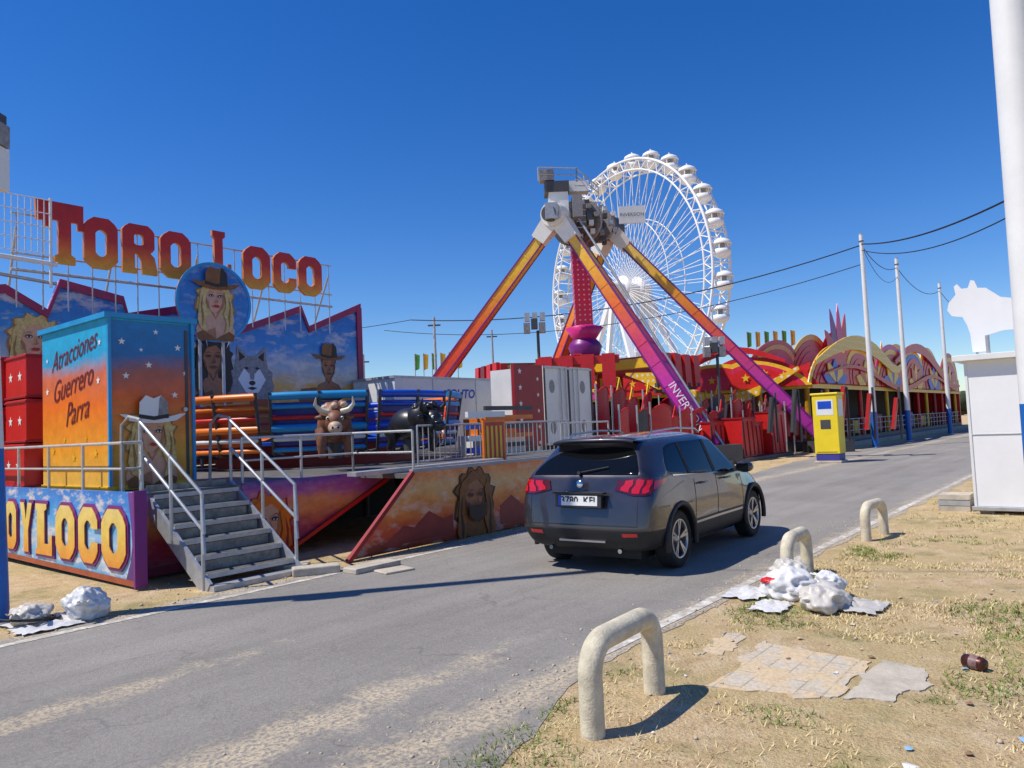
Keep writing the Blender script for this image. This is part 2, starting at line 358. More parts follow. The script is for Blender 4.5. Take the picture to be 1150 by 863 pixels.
def ragged(pts,z0,z1,m,a=.03,seed=0):
    out=[]
    for i in range(len(pts)):
        p,q=pts[i],pts[(i+1)%len(pts)]
        for j in range(14):
            t=j/14; x=p[0]+(q[0]-p[0])*t;y=p[1]+(q[1]-p[1])*t
            out.append((x+noise.noise(Vector((x*6,y*6,seed)))*a+noise.noise(Vector((x*20,y*20,seed)))*a*.4,y+noise.noise(Vector((x*6,y*6,seed+9)))*a+noise.noise(Vector((x*20,y*20,seed+4)))*a*.4))
    k=len(out); b.add([(x,y,z1) for x,y in out]+[(x,y,z0) for x,y in out],[list(range(k))]+[((i+1)%k,i,i+k,(i+1)%k+k) for i in range(k)],m)
ragged([(4.4,2.1),(4.58,1.45),(5.4,1.42),(5.5,2.2)],-.02,.008,SM,.1)
ragged([(4.62,1.39),(4.76,1.16),(5.1,1.05),(5.45,1.1),(5.45,1.38)],-.02,.009,conc,.06,4)
ragged([(5.0,2.5),(5.05,2.3),(5.5,2.32),(5.6,2.5)],-.02,.006,SM,.12,7)
b.done('utility_cover_slab',ROAD,fix=True)

# ---------------------------------------------------------------- bike rack hoops
hoopm=M('hoop_cream_paint',(.76,.68,.50),.75,var=.45,scale=9,bmp=.3)
def hoop(s0,s1,w0,w1,h,r=.062):
    b=B(); pts=[]; rc=.16
    L=s1-s0
    for i in range(4): pts.append((0,0,-.05+(h-rc-r+.05)*i/3))
    for i in range(1,9): a=pi/2*i/8; pts.append((rc*(1-cos(a)),0,h-rc-r+rc*sin(a)))
    for i in range(1,4): pts.append((rc+(L-2*rc)*i/4,0,h-r))
    for i in range(0,9): a=pi/2*i/8; pts.append((L-rc+rc*sin(a),0,h-rc-r+rc*cos(a)))
    for i in range(1,4): pts.append((L,0,(h-rc-r)*(1-i/3)-.05*(i/3)))
    pts=[(s0+x,w0+(w1-w0)*x/L,z) for x,y,z in pts]
    b.tube(pts,r,hoopm,18)
    return b.done('bike_rack_hoop',ROAD)
hoop(3.42,4.17,2.32,2.36,.54,.066)
hoop(7.45,8.15,2.68,2.72,.5)
hoop(10.45,11.1,2.72,2.66,.5)

# ---------------------------------------------------------------- rubbish bags
bagm=M('plastic_bag',(.78,.77,.75),.3,var=.25,scale=14,sss=.35); bagd=M('plastic_bag_beige',(.66,.62,.55),.35,var=.35,scale=9,sss=.35)
def bag(b,c,r,m,seed,knot=True):
    n,k=64,40; vs=[];fs=[]
    for j in range(k+1):
        ph=pi*j/k
        for i in range(n):
            t=2*pi*i/n; d=Vector((sin(ph)*cos(t),sin(ph)*sin(t),cos(ph)))
            fold=.05*sin(t*9+seed+3*noise.noise(d*2))*sin(ph)
            q=1+.3*noise.noise(d*1.5+Vector((seed,0,0)))-.2*abs(noise.noise(d*2.6+Vector((0,seed,0))))+fold+.05*noise.noise(d*6+Vector((seed,5,3)))
            p=Vector((d.x*r[0],d.y*r[1],d.z*r[2]))*q; z=max(.008+.004*noise.noise(Vector((i,j,0))),c[2]+p.z); vs.append((c[0]+p.x,c[1]+p.y,z))
    for j in range(k):
        for i in range(n): fs.append((j*n+i,(j+1)*n+i,(j+1)*n+(i+1)%n,j*n+(i+1)%n))
    b.add(vs,fs,m,True)
    if knot:
        a=seed*1.7; e=Vector((c[0]+cos(a)*r[0]*.85,c[1]+sin(a)*r[1]*.85,c[2]+r[2]*.3)); d=Vector((cos(a),sin(a),.3)).normalized()
        s_=d.cross(Z).normalized()
        fan=[e]+[e+d*(.09+.02*sin(i*3))+s_*(i-4)*.016+Z*.012*sin(i*2.2) for i in range(9)]
        b.add(fan,[(0,i,i+1) for i in range(1,9)],m,True)
def film(b,cx,cy,r,m,seed):   # limp sheet of plastic film lying on the ground
    n=14; vs=[];fs=[]
    for i in range(n+1):
        for j in range(n+1):
            u,v=i/n*2-1,j/n*2-1; p=Vector((u*2.2+seed,v*2.2,seed*.3)); e=1+.35*noise.noise(Vector((u*2,v*2,seed)))
            x=cx+u*r*e;y=cy+v*r*.7*e; h=.02+.09*abs(noise.noise(p))*(1-max(abs(u),abs(v))**2)+.02*abs(noise.noise(p*3))
            vs.append((x,y,h))
    fs=[(i*(n+1)+j,(i+1)*(n+1)+j,(i+1)*(n+1)+j+1,i*(n+1)+j+1) for i in range(n) for j in range(n)]
    b.add(vs,fs,m,True)
b=B(); bag(b,(7.0,2.5,.1),(.26,.24,.16),bagm,1); bag(b,(6.72,2.12,.08),(.27,.2,.13),bagd,5); bag(b,(7.3,2.6,.13),(.19,.19,.17),bagd,9); film(b,6.9,2.85,.26,bagm,12); bag(b,(6.86,2.62,.16),(.07,.1,.03),red,15,False); bag(b,(7.15,2.2,.12),(.14,.14,.11),bagm,19); film(b,6.85,1.85,.24,bagd,23); film(b,6.5,2.5,.2,bagm,27)
b.done('rubbish_bags',ROAD)
def near(x,y):
    p=ROAD.inverted()@Vector((x,y,0)); return p.x,p.y
b=B(); s,w=near(-4.35,7.3); bag(b,(s+.15,w-.12,.14),(.2,.18,.17),bagm,21); film(b,s-.1,w+.1,.32,bagm,25); bag(b,(s-.25,w+.1,.1),(.16,.18,.12),bagd,28); film(b,s-.2,w-.15,.26,bagm,31)
for i in range(3):
    b.tube([(s-.1-.25*cos(a*.3+i)*.6-.1*a*.2,w+.0+.2*sin(a*.35+i)+i*.03,.03+.006*a) for a in range(14)],.012,black,6)
b.done('rubbish_bags',ROAD)
b=B(); p=Vector((2.84,4.88,.045)); d=Vector((.5,-.8,.0)).normalized(); b.lathe(p-d*.07,d,[(0,0),(.03,0),(.042,.012),(.042,.12),(.03,.14),(0,.14)],M('can_brown',(.12,.04,.03),.35,.5,var=.6,scale=20),18); b.lathe(p-d*.02,d,[(.0435,0),(.0435,.05)],M('can_label',(.35,.2,.18),.4,var=.7,scale=30),18); b.done('crushed_can')
b=B(); 
for (x,y,l,wd,h,a) in[(-2.45,9.2,.55,.22,.1,20),(-1.8,9.35,.7,.26,.07,50),(-2.75,9.45,.3,.2,.1,5),(-1.5,9.15,.4,.3,.03,40)]:
    T=Matrix.Translation((x,y,0))@Matrix.Rotation(radians(a),4,'Z'); b.box((-l/2,-wd/2,0),(l/2,wd/2,h),conc,T)
b.done('concrete_blocks',bevel=.015)
b=B(); bag(b,(0,0,.03),(.35,.12,.07),conc,40,False); b.done('kerb_stone',Matrix.Translation((2.45,3.35,0))@Matrix.Rotation(radians(60),4,'Z'))

# ---------------------------------------------------------------- poles + cables
def pole(x,y,h=10,r=.14,lean=(0,0)):
    b=B(); lx,ly=lean
    P=lambda z:(x+lx*z,y+ly*z,z)
    b.cyl(P(0),P(1.66),r,pblue,r*.98,n=20); b.cyl(P(1.66),P(h),r*.975,white,r*.6,n=20)
    b.cyl(P(0),P(.03),r*1.5,steel,n=16)
    b.cyl(P(h),P(h+.04),r*.66,steel,n=12)
    b.cyl(P(h-.35),P(h-.3),r*.8,dsteel,n=12)
    return b
p1=Vector((16.7,35.2,0));p2=Vector((21.4,41.2,0));p3=Vector((28.7,50,0))
for p in(p1,p2,p3): pole(p.x,p.y).done('street_pole')
pole(39,62).done('street_pole')
pole(3.50,5.0).done('street_pole')
b=pole(-5.03,7.30,lean=(-.028,0))
b.cyl((-5.15,7.3,4.5),(-5.0,7.25,4.5),.03,steel); b.box((-5.08,7.12,4.2),(-4.90,7.38,4.62),white); b.box((-5.06,7.14,4.63),(-4.88,7.36,4.85),greyp); b.box((-5.02,7.16,4.86),(-4.90,7.34,4.95),dsteel)
b.done('street_pole')
cm=M('cable_black',(.01,.01,.01),.6)
b=B()
def cab(a,c,sag,r=.018,n=20):
    a=Vector(a);c=Vector(c); b.tube([a.lerp(c,i/n)-Z*sag*4*(i/n)*(1-i/n) for i in range(n+1)],r,cm,5)
t1=p1+Z*9.5;t2=p2+Z*9.5;t3=p3+Z*9.5
cab(t1,(-5.5,42,7.9),1.1,.028); cab(t1-Z*.9,(-8,48,8.2),1.4,.02)
cab(t1,t2,.5);cab(t2,t3,.7);cab(t3,(39,62,9.5),.9);cab(t1,t2-Z*.5,.9,.012)
cab(t1+Z*.05,(12.5,16,6.9),.5,.03); cab(t1-Z*.25,(12.5,16,6.6),.75,.02)
cab((-5.3,7.3,9.7),(3.5,5.2,9.7),.35,.012); cab((-5.5,42,7.9),(-22,40,7.3),.5)
b.done('overhead_cables')
pole(12.6,16,7).done('street_pole')
for (x,y,h) in((-4.2,42,8),( -1.2,50,8.2),(-9,46,6.5)): 
    b=B(); b.cyl((x,y,0),(x,y,h),.1,steel,.07); b.box((x-.35,y-.05,h-.5),(x+.35,y+.05,h-.42),dsteel); b.done('utility_pole')

# ---------------------------------------------------------------- yellow cabinet
b=B(); b.box((21.9,7.85,0),(22.55,8.65,.08),conc); b.box((21.95,7.9,.08),(22.5,8.6,.3),M('cab_base',(.05,.05,.3),.5)); 
cy=M('cabinet_yellow',(.88,.66,.02),.45,var=.12); b.box((21.93,7.88,.3),(22.52,8.62,2.2),cy); b.box((21.9,7.84,2.2),(22.56,8.66,2.27),cy)
P=PS(21.93); b.dec(P,[(-8.5,1.55),(-8.0,1.55),(-8.0,2.05),(-8.5,2.05)],white); b.dec(P,[(-8.45,1.75),(-8.05,1.75),(-8.05,2.0),(-8.45,2.0)],blue,.008)
b.dec(P,[(-8.4,1.1),(-8.1,1.1),(-8.1,1.4),(-8.4,1.4)],dsteel); P=PW(7.88); b.dec(P,[(22.0,1.5),(22.45,1.5),(22.45,2.05),(22.0,2.05)],white)
b.dec(PS(21.93),[(-8.55,.35),(-7.95,.35),(-7.95,.37),(-8.55,.37)],dsteel)
CB=ROAD@Matrix.Translation((26.7,7.9,0))@Matrix.Diagonal((1.15,1.1,1.04,1))@Matrix.Translation((-22.2,-8.25,0))
b.done('ticket_machine',CB,bevel=.02)

# ---------------------------------------------------------------- white kiosk
e=M('kiosk_white',(.84,.84,.83),.45,var=.08,scale=1.5)
b=B(); s0,w1=13.7,1.95
b.box((s0,-2.5,.12),(s0+2.4,w1,2.38),e); b.box((s0-.14,-2.6,2.38),(s0+2.55,w1+.14,2.47),white)
b.box((s0-.012,-2.5,1.22),(s0,w1,1.238),steel)
for w in(1.93,.95,0,-1): b.box((s0-.014,w-.02,.12),(s0-.002,w+.02,2.38),white)
b.box((s0-.05,-2.5,.06),(s0,w1+.03,.12),steel)
for w in(1.7,0,-1.6): b.box((s0+.1,w,0),(s0+.4,w+.2,.118),conc)
bull=[(-.8,0),(-.82,.35),(-.98,.5),(-1.04,.72),(-.9,.92),(-.6,.98),(-.25,.9),(.1,.98),(.35,1.18),(.5,1.2),(.55,1.34),(.62,1.36),(.68,1.22),(.8,1.22),(.88,1.32),(.94,1.28),(.92,1.12),(1.06,.98),(1.1,.84),(1.02,.72),(.82,.68),(.74,.5),(.7,.35),(.68,0),(.42,0),(.4,.3),(.1,.36),(-.3,.36),(-.45,.28),(-.5,0)]
b.prism((Vector((s0+.3,0,2.47)),-Y,Z),[(-1.35-x*.74,.06+y*.85) for x,y in bull][::-1],e,.06)
for dx in(-.45,.45): b.cyl((s0+.36,1.35+dx,2.47),(s0+.36,1.35+dx,2.7),.02,steel)
b.cyl((s0-.05,1.6,2.47),(s0-.05,1.6,2.75),.03,steel)
b.done('white_kiosk',ROAD,bevel=.006)
b=B(); 
for i in range(3): b.box((13.95+.02*i,2.05,.0+.09*i),(14.55-.03*i,2.5,.08+.09*i),steel if i==1 else conc)
b.done('stacked_steps',ROAD)

# ================================================================ RIDE WITH BULLS
ride=empty('spinning_bull_ride',ROAD)
wallm=RM('mural_sunset_sky',1.1,5.4,[(.0,(.3,.04,.02)),(.2,(.85,.24,.03)),(.45,(.92,.5,.12)),(.58,(.45,.52,.6)),(.72,(.03,.28,.7)),(1,(.01,.13,.55))],.1,.6)
bord=RM('bulb_border',0,6,[(0,(.2,.01,.05)),(1,(.36,.01,.1))],0,dots=9,dotcol=(.6,.25,.25),dsz=.22)
b=B(); P=PW(18)
top=[(-2,5.0),(3.2,5.3),(3.3,4.6),(5.55,5.08),(6.35,4.62),(6.6,5.32),(7.95,5.08),(8.05,4.7),(9.3,5.0),(9.45,4.45),(10.7,4.5),(12.85,5.35),(13.1,4.78),(15.0,5.62)]
b.prism(P,[(-2,1.06)]+[(15.0,1.06)]+top[::-1],wallm,.12)
for i in range(len(top)-1):
    (x0,z0),(x1,z1)=top[i],top[i+1]
    b.prism(P,[(x0,z0-.17),(x1,z1-.17),(x1,z1+.02),(x0,z0+.02)],bord,.06,.05+.002*(i%2))
b.prism(P,[(14.83,1.3),(15.02,1.3),(15.02,5.5),(14.83,5.5)],bord,.06,.056)
dm=M('painted_mesa',(.45,.09,.03),.5,var=.4); b.dec(P,[(9.5,1.9),(10.2,2.1),(11,2.0),(11.2,2.7),(11.7,2.75),(11.9,2.1),(12.6,2.2),(12.8,3.0),(13.3,3.05),(13.5,2.3),(14.2,2.2),(14.5,2.7),(14.8,2.7),(14.8,1.6),(9.5,1.6)],dm,.006)
portrait(b,P,6.1,3.98,.82,skin,skins,blond,blondd,seed=3,o0=.012)
portrait(b,P,10.15,3.75,.85,skin2,skin2s,dark,dark,seed=5,o0=.012,feather=True)
portrait(b,P,13.75,3.65,.72,skin2,skin2s,dark,dark,hat=brownhat,long=False,o0=.012)
portrait(b,P,8.2,3.6,.8,skin,skins,dark,brownhat,seed=8,o0=.012)
wx,wz,S=11.25,3.45,.75
def WL(pts,m,o): b.dec(P,[(wx+x*S,wz+y*S) for x,y in pts],m,o)
WL([(-.75,-1),(-.9,-.5),(-.8,-.3),(-.85,-.05),(-.66,.1),(-.62,.3),(-.55,.9),(-.2,.55),(.2,.55),(.55,.9),(.62,.3),(.66,.1),(.85,-.05),(.8,-.3),(.9,-.5),(.75,-1)],greyp,.02)
WL([(-.5,.7),(-.48,.35),(-.25,.5)],dark,.024); WL([(.5,.7),(.48,.35),(.25,.5)],dark,.024)
WL([(-.55,-.3),(-.3,.1),(-.12,-.1),(0,.3),(.12,-.1),(.3,.1),(.55,-.3),(.25,-.75),(0,-.85),(-.25,-.75)],white,.024)
WL([(-.12,.25),(0,.4),(.12,.25),(.08,-.3),(-.08,-.3)],greyp,.027)
WL(ell(-.22,.1,.08,.05,8),dark,.03);WL(ell(.22,.1,.08,.05,8),dark,.03);WL(ell(0,-.42,.13,.09,8),dark,.03);WL([(-.2,-.6),(0,-.55),(.2,-.6),(0,-.68)],dark,.03)
b.done('backdrop_wall',parent=ride)
letm=RM('letter_paint',5.6,6.9,[(.0,(.9,.42,.02)),(.3,(.85,.14,.01)),(.5,(.6,.02,.01)),(1,(.5,.01,.01))],0,dots=11,dotcol=(.9,.5,.12),dsz=.16)
edge=M('letter_edge',(.6,.2,.02),.4)
b=B(); 
def octo(x0,x1,z0,z1,c):
    return [(x0+c,z0),(x1-c,z0),(x1-c*.35,z0+c*.5),(x1,z0+c),(x1,z1-c),(x1-c*.35,z1-c*.5),(x1-c,z1),(x0+c,z1),(x0+c*.35,z1-c*.5),(x0,z1-c),(x0,z0+c),(x0+c*.35,z0+c*.5)]
def letter(ch,x0,x1,z0,h,P=PW(17.6),lm=letm,ed=edge,th=.09):
    z1=z0+h;wd=x1-x0
    if ch=='O' or ch=='C':
        o=octo(x0,x1,z0,z1,wd*.28); i=octo(x0+wd*.33,x1-wd*.33,z0+h*.24,z1-h*.24,wd*.12)
        if ch=='O': b.ring(P,o,i,lm,th,0,True,ed)
        else:
            r=4; oo=o[r+1:]+o[:r]; ii=i[r+1:]+i[:r]; oo=[(x1,z1-h*.38)]+[(x1,z1-wd*.28)]+oo[0:]; ii=[(x1-wd*.33,z1-h*.38)]+[(x1-wd*.33,z1-h*.3)]+ii[0:]
            oo+= [(x1,z0+h*.38)]; ii+=[(x1-wd*.33,z0+h*.38)]
            b.ring(P,oo,ii,lm,th,0,False,ed)
    if ch=='T': b.prism(P,[(x0+wd*.2,z0),(x1-wd*.2,z0),(x1-wd*.2,z0+h*.12),(x0+wd*.68,z0+h*.16),(x0+wd*.68,z1-h*.3),(x1-wd*.12,z1-h*.3),(x1-wd*.12,z1-h*.42),(x1+wd*.04,z1-h*.42),(x1+wd*.04,z1),(x0-wd*.04,z1),(x0-wd*.04,z1-h*.42),(x0+wd*.12,z1-h*.42),(x0+wd*.12,z1-h*.3),(x0+wd*.32,z1-h*.3),(x0+wd*.32,z0+h*.16),(x0+wd*.2,z0+h*.12)],lm,th,0,ed)
    if ch=='L': b.prism(P,[(x0,z0),(x1,z0),(x1,z0+h*.4),(x1-wd*.15,z0+h*.4),(x1-wd*.2,z0+h*.22),(x0+wd*.55,z0+h*.22),(x0+wd*.55,z1-h*.14),(x0+wd*.68,z1-h*.1),(x0+wd*.68,z1),(x0,z1),(x0,z1-h*.1),(x0+wd*.1,z1-h*.14),(x0+wd*.1,z0+h*.1),(x0,z0+h*.08)],lm,th,0,ed)
    if ch=='R':
        b.ring(P,octo(x0,x1-wd*.05,z0+h*.4,z1,wd*.2),octo(x0+wd*.34,x1-wd*.38,z0+h*.58,z1-h*.2,wd*.06),lm,th,0,True,ed)
        b.prism(P,[(x0,z0),(x0+wd*.42,z0),(x0+wd*.42,z0+h*.1),(x0+wd*.36,z0+h*.12),(x0+wd*.36,z0+h*.5),(x0+.01,z0+h*.5)],lm,th-.01,-.004,ed)
        b.prism(P,[(x0+wd*.58,z0),(x1+wd*.03,z0),(x1+wd*.03,z0+h*.1),(x1-wd*.05,z0+h*.36),(x1-wd*.2,z0+h*.46),(x0+wd*.38,z0+h*.46),(x0+wd*.55,z0+h*.3)],lm,th-.02,-.006,ed)
    if ch=='Y': b.prism(P,[(x0+wd*.3,z0),(x0+wd*.7,z0),(x0+wd*.68,z0+h*.45),(x1,z1),(x0+wd*.65,z1),(x0+wd*.5,z0+h*.65),(x0+wd*.35,z1),(x0,z1),(x0+wd*.32,z0+h*.45)],lm,th,0,ed)
for ch,x0,x1,h in[('T',6.22,6.92,1.34),('O',6.96,7.68,1.16),('R',7.78,8.56,1.16),('O',8.66,9.42,1.14),('L',9.99,10.5,1.36),('O',10.84,11.64,1.13),('C',11.74,12.46,1.1),('O',12.54,13.32,1.11)]:
    letter(ch,x0,x1,5.6,h)
b.prism(PW(17.6),[(6.02,6.5),(6.14,6.5),(6.18,6.95),(6.0,6.95)],letm,.1,0,edge)
b.done('sign_letters',parent=ride)
b=B()
for z in(5.75,6.6): b.cyl((5.6,17.8,z),(13.8,17.8,z),.022,steel,n=6)
b.cyl((5.6,17.8,5.4),(13.8,17.8,5.4),.035,steel,n=6)
for i in range(17):
    x=5.7+i*.5; b.cyl((x,17.8,4.6),(x,17.8,6.62),.016,steel,n=5)
    if i%4==0: b.cyl((x,17.8,6.3),(x+.2,19.2,4.3),.03,steel,n=5)
for x in range(10): b.cyl((5.1+x*.12,17.3,5.7),(5.1+x*.12,17.3,6.85),.01,white,n=4)
for z in(5.7,5.98,6.27,6.56,6.85): b.cyl((5.1,17.3,z),(6.18,17.3,z),.012,white,n=4)
b.cyl((6.18,17.3,5.0),(6.18,17.3,6.9),.03,white); b.cyl((5.0,17.3,5.55),(6.3,17.3,5.5),.05,white); b.cyl((5.0,17.35,5.2),(6.3,17.35,5.1),.04,steel)
b.done('sign_scaffold',parent=ride)
b=B(); P=PW(16.9); discm=RM('disc_sky',4.2,6.2,[(0,(.03,.28,.65)),(1,(.01,.14,.55))],.1,.3)
b.prism(P,ell(9.62,4.98,.95,.95,40),discm,.08,0,orange)
b.ring(P,ell(9.62,4.98,.97,.97,40),ell(9.62,4.98,.90,.90,40),cyan,.02,.015)
portrait(b,P,9.62,5.08,.76,skin,skins,blond,blondd,hat=brownhat,seed=2,o0=.02)
b.cyl((9.9,17.05,1.05),(9.9,17.05,4.5),.04,steel); b.cyl((9.3,17.05,1.05),(9.3,17.05,4.5),.04,steel)
b.done('portrait_disc',parent=ride)
b=B(); deck=M('deck_plate',(.2,.19,.18),.6,.3,var=.5,scale=4)
b.box((4.03,9.3,.95),(15.2,17.8,1.05),deck)
b.box((7.6,8.0,.98),(11.0,9.28,1.05),deck)
for (s,w) in[(4.5,9.6),(9,9.6),(12,9.6),(15,9.6),(6.5,12),(10,12),(14,12),(8,8.3),(10.5,8.3),(5,15),(9,15),(13,15)]: b.cyl((s,w,0),(s,w,.95),.07,dsteel)
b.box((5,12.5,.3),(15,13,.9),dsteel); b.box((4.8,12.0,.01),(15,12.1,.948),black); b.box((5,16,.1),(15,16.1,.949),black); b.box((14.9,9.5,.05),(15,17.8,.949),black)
for s in(8.7,9.2,10.2): b.beam((s,9.2,.1),(s+1.2,11,.9),.1,.12,dsteel)
b.done('deck',parent=ride)
b=B(); sk1=RM('skirt_mural',0,1.1,[(0,(.12,.01,.08)),(.35,(.5,.03,.08)),(.6,(.88,.3,.08)),(.8,(.55,.12,.33)),(1,(.1,.05,.32))],.25,.1,nscale=2.2)
sk2=RM('skirt_mural_fire',0,1.1,[(0,(.2,.015,.01)),(.3,(.7,.08,.02)),(.55,(.9,.3,.05)),(.75,(.9,.5,.18)),(1,(.9,.24,.05))],.2,.35,nscale=2)
sk3=RM('skirt_mural_clouds',0,1.1,[(0,(.05,.33,.65)),(.4,(.4,.65,.82)),(.7,(.06,.38,.8)),(1,(.02,.22,.7))],.2,.8,nscale=2.4)
b.prism(PW(9.29),[(5.62,.04),(6.2,.04),(8.0,.88),(8.45,1.06),(5.62,1.06)],sk1,.05)
b.prism(PW(9.29),[(4.1,.04),(5.6,.04),(5.6,1.02),(4.1,1.02)],sk1,.04)
b.beam((6.2,9.24,.03),(8.45,9.24,1.06),.05,.05,red)
portrait(b,PW(9.29),6.0,.5,.62,skin,skins,orange,dred,seed=4,bust=False)
P=PW(7.97); b.prism(P,[(6.3,.02),(10.9,.02),(10.9,1.08),(7.5,1.08)],sk2,.05)
b.beam((6.27,7.93,.0),(7.47,7.93,1.08),.06,.06,dred); b.beam((7.45,7.94,1.1),(10.9,7.94,1.1),.07,.05,M('trim_grey',(.4,.39,.38),.5))
mtn=M('painted_mountain',(.34,.04,.03),.5,var=.4)
b.dec(P,[(6.9,.1),(7.3,.35),(7.5,.3),(7.8,.5),(8.1,.35),(8.3,.4),(8.3,.1)],mtn,.004); b.dec(P,[(9.4,.1),(9.4,.4),(9.7,.55),(10,.35),(10.3,.5),(10.8,.3),(10.8,.1)],mtn,.004)
portrait(b,P,8.8,.60,.70,skin2,skin2s,brownhat,dark,beard=True,seed=6,bust=False,o0=.008)
P=PS(4.0); b.prism(P,[(-15,.1),(-8.8,.03),(-8.8,1.1),(-15,1.1)],sk3,.05)
pdk=RM('skirt_purple',0,1.1,[(0,(.08,.02,.18)),(1,(.16,.05,.35))],.3,nscale=4)
b.dec(P,[(-9.1,.04),(-8.8,.03),(-8.8,1.1),(-9.0,1.1),(-8.92,.7),(-8.9,.5),(-8.95,.3)],pdk,.004)
b.dec(P,[(-15,.1),(-8.8,.03),(-8.8,.1),(-15,.17)],dm,.006); b.box((3.96,8.76,.03),(4.1,8.8,1.12),purple)
yl=RM('loco_letters',.2,1.0,[(0,(.85,.3,.02)),(.5,(.88,.6,.1)),(1,(.88,.7,.25))],.05)
for ch,x0,x1 in[('T',-14.4,-13.8),('O',-12.9,-12.45),('Y',-12.3,-11.85),('L',-11.72,-11.15),('O',-11.03,-10.42),('C',-10.31,-9.75),('O',-9.64,-9.0)]:
    P2=(P[0]+Vector((-.02,0,0)),P[1],P[2]); letter(ch,x0-.035,x1+.035,.18,.76,P2,purple,purple,.015)
    P2=(P[0]+Vector((-.035,0,0)),P[1],P[2]); letter(ch,x0,x1,.22,.68,P2,yl,edge,.012)
b.done('skirt_panels',parent=ride)
b=B(); s0,s1=4.42,5.55; n=6; riser=M('riser',(.42,.38,.31),.6,.2,var=.6,scale=12)
for i in range(n):
    z=.17*(i+1); w=8.05+.24*i
    b.box((s0,w,z-.035),(s1,w+.27,z),wood); b.box((s0,w-.006,z-.05),(s1,w+.0,z+.004),steel); b.box((s0+.03,w+.255,z+.001),(s1-.03,w+.262,z+.11),riser)
for s in(s0-.02,s1+.02): b.beam((s,7.98,.0),(s,9.5,1.02),.04,.2,steel)
b.box((s0-.03,7.85,.0),(s1+.03,8.06,.06),steel)
for s in(s0-.04,s1+.04):
    for dz in(.95,.55): b.tube([(s,8.02,.1+dz*.55),(s,8.05,.12+dz),(s,9.5,1.02+dz*.95)],.021,steel,8)
    b.cyl((s,8.05,.0),(s,8.05,1.07),.021,steel); b.cyl((s,8.75,.5),(s,8.75,1.5),.021,steel); b.cyl((s,9.5,1.0),(s,9.5,1.95),.021,steel)
    b.tube([(s,9.5,1.95),(s,9.8,2.0),(s,10.0,1.9),(s,10.05,1.05)],.021,steel,8)
b.done('entrance_stairs',parent=ride)
b=B(); rl=M('rail_white',(.6,.6,.58),.4,.3,var=.3,scale=8)
rail(b,[(4.1,9.35,1.05),(4.1,15,1.05)],.62,rl,.02,1); rail(b,[(4.35,9.4,1.05),(4.1,9.35,1.05)],.62,rl)
rail(b,[(5.7,9.4,1.05),(7.6,9.4,1.05)],.62,rl,.02,1)
rail(b,[(7.6,9.4,1.05),(7.65,8.1,1.05)],.62,rl,.02,1)
bars(b,(8.8,9.2,0),(10.9,9.2,0),1.15,1.75,steel); bars(b,(11.0,9.2,0),(13.2,9.2,0),1.15,1.75,steel)
rail(b,[(13.2,9.4,1.05),(15.1,9.4,1.05)],.65,rl)
b.box((9.9,8.7,1.06),(10.5,8.74,1.8),orange); b.dec(PW(8.7),[(9.95,1.1),(10.45,1.1),(10.45,1.76),(9.95,1.76)],M('striped_sign',(.5,.04,.03),.5))
for i in range(4): b.dec(PW(8.7),[(9.97+.12*i,1.14),(10.03+.12*i,1.14),(10.03+.12*i,1.7),(9.97+.12*i,1.7)],yellow,.008)
b.beam((7.0,8.7,1.08),(9.8,8.3,1.12),.25,.06,steel)
b.done('railings',parent=ride)
booth=empty('ticket_booth',ROAD)
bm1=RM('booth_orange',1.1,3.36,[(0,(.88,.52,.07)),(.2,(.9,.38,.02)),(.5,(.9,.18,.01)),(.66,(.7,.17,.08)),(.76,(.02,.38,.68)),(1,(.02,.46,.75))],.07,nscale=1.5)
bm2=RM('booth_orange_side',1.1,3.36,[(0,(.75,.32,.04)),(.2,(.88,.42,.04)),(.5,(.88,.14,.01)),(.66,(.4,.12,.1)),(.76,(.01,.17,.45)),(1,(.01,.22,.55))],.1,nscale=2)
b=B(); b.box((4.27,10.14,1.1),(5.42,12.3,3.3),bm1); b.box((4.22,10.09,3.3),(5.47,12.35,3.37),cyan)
b.box((4.25,10.12,1.06),(5.44,12.32,1.12),yellow)
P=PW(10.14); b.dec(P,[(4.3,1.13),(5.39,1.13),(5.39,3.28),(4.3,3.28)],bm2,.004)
for x,z,r in[(4.45,3.0,.05),(4.8,2.7,.05),(5.2,2.95,.05),(5.15,2.3,.05),(4.5,2.55,.05),(4.9,3.15,.04),(5.3,2.6,.04),(4.7,2.9,.03)]: b.dec(P,star(x,z,r),white,.01)
for x in(4.285,5.405): b.box((x-.02,10.10,1.12),(x+.02,10.139,3.3),cyan)
b.box((5.30,10.125,1.2),(5.34,10.139,3.2),dsteel); b.cyl((5.28,10.09,2.1),(5.28,10.13,2.1),.03,steel)
portrait(b,P,4.82,1.78,.52,skin,skins,blond,blondd,hat=white,seed=12,o0=.012)
P=PS(4.27); tx=M('lettering_maroon',(.16,.01,.02),.5)
for body,z,x,sz in[('Atracciones',2.95,-11.2,.40),('Guerrero',2.5,-11.25,.44),('Parra',2.12,-11.1,.46)]: b.text(P,x,z,sz,body,tx,.008,0,.0,.5,.12,.78)
for x,z,r in[(-12.1,2.45,.06),(-10.4,2.5,.06),(-11.9,1.6,.07),(-11.2,1.5,.07),(-10.5,1.55,.07),(-12.1,2.9,.04),(-10.35,3.0,.05),(-11.5,1.75,.05),(-10.8,1.75,.05)]: b.dec(P,star(x,z,r),yellow if z<2 else white,.008)
b.done('booth_body',parent=booth,bevel=.008)
b=B(); 
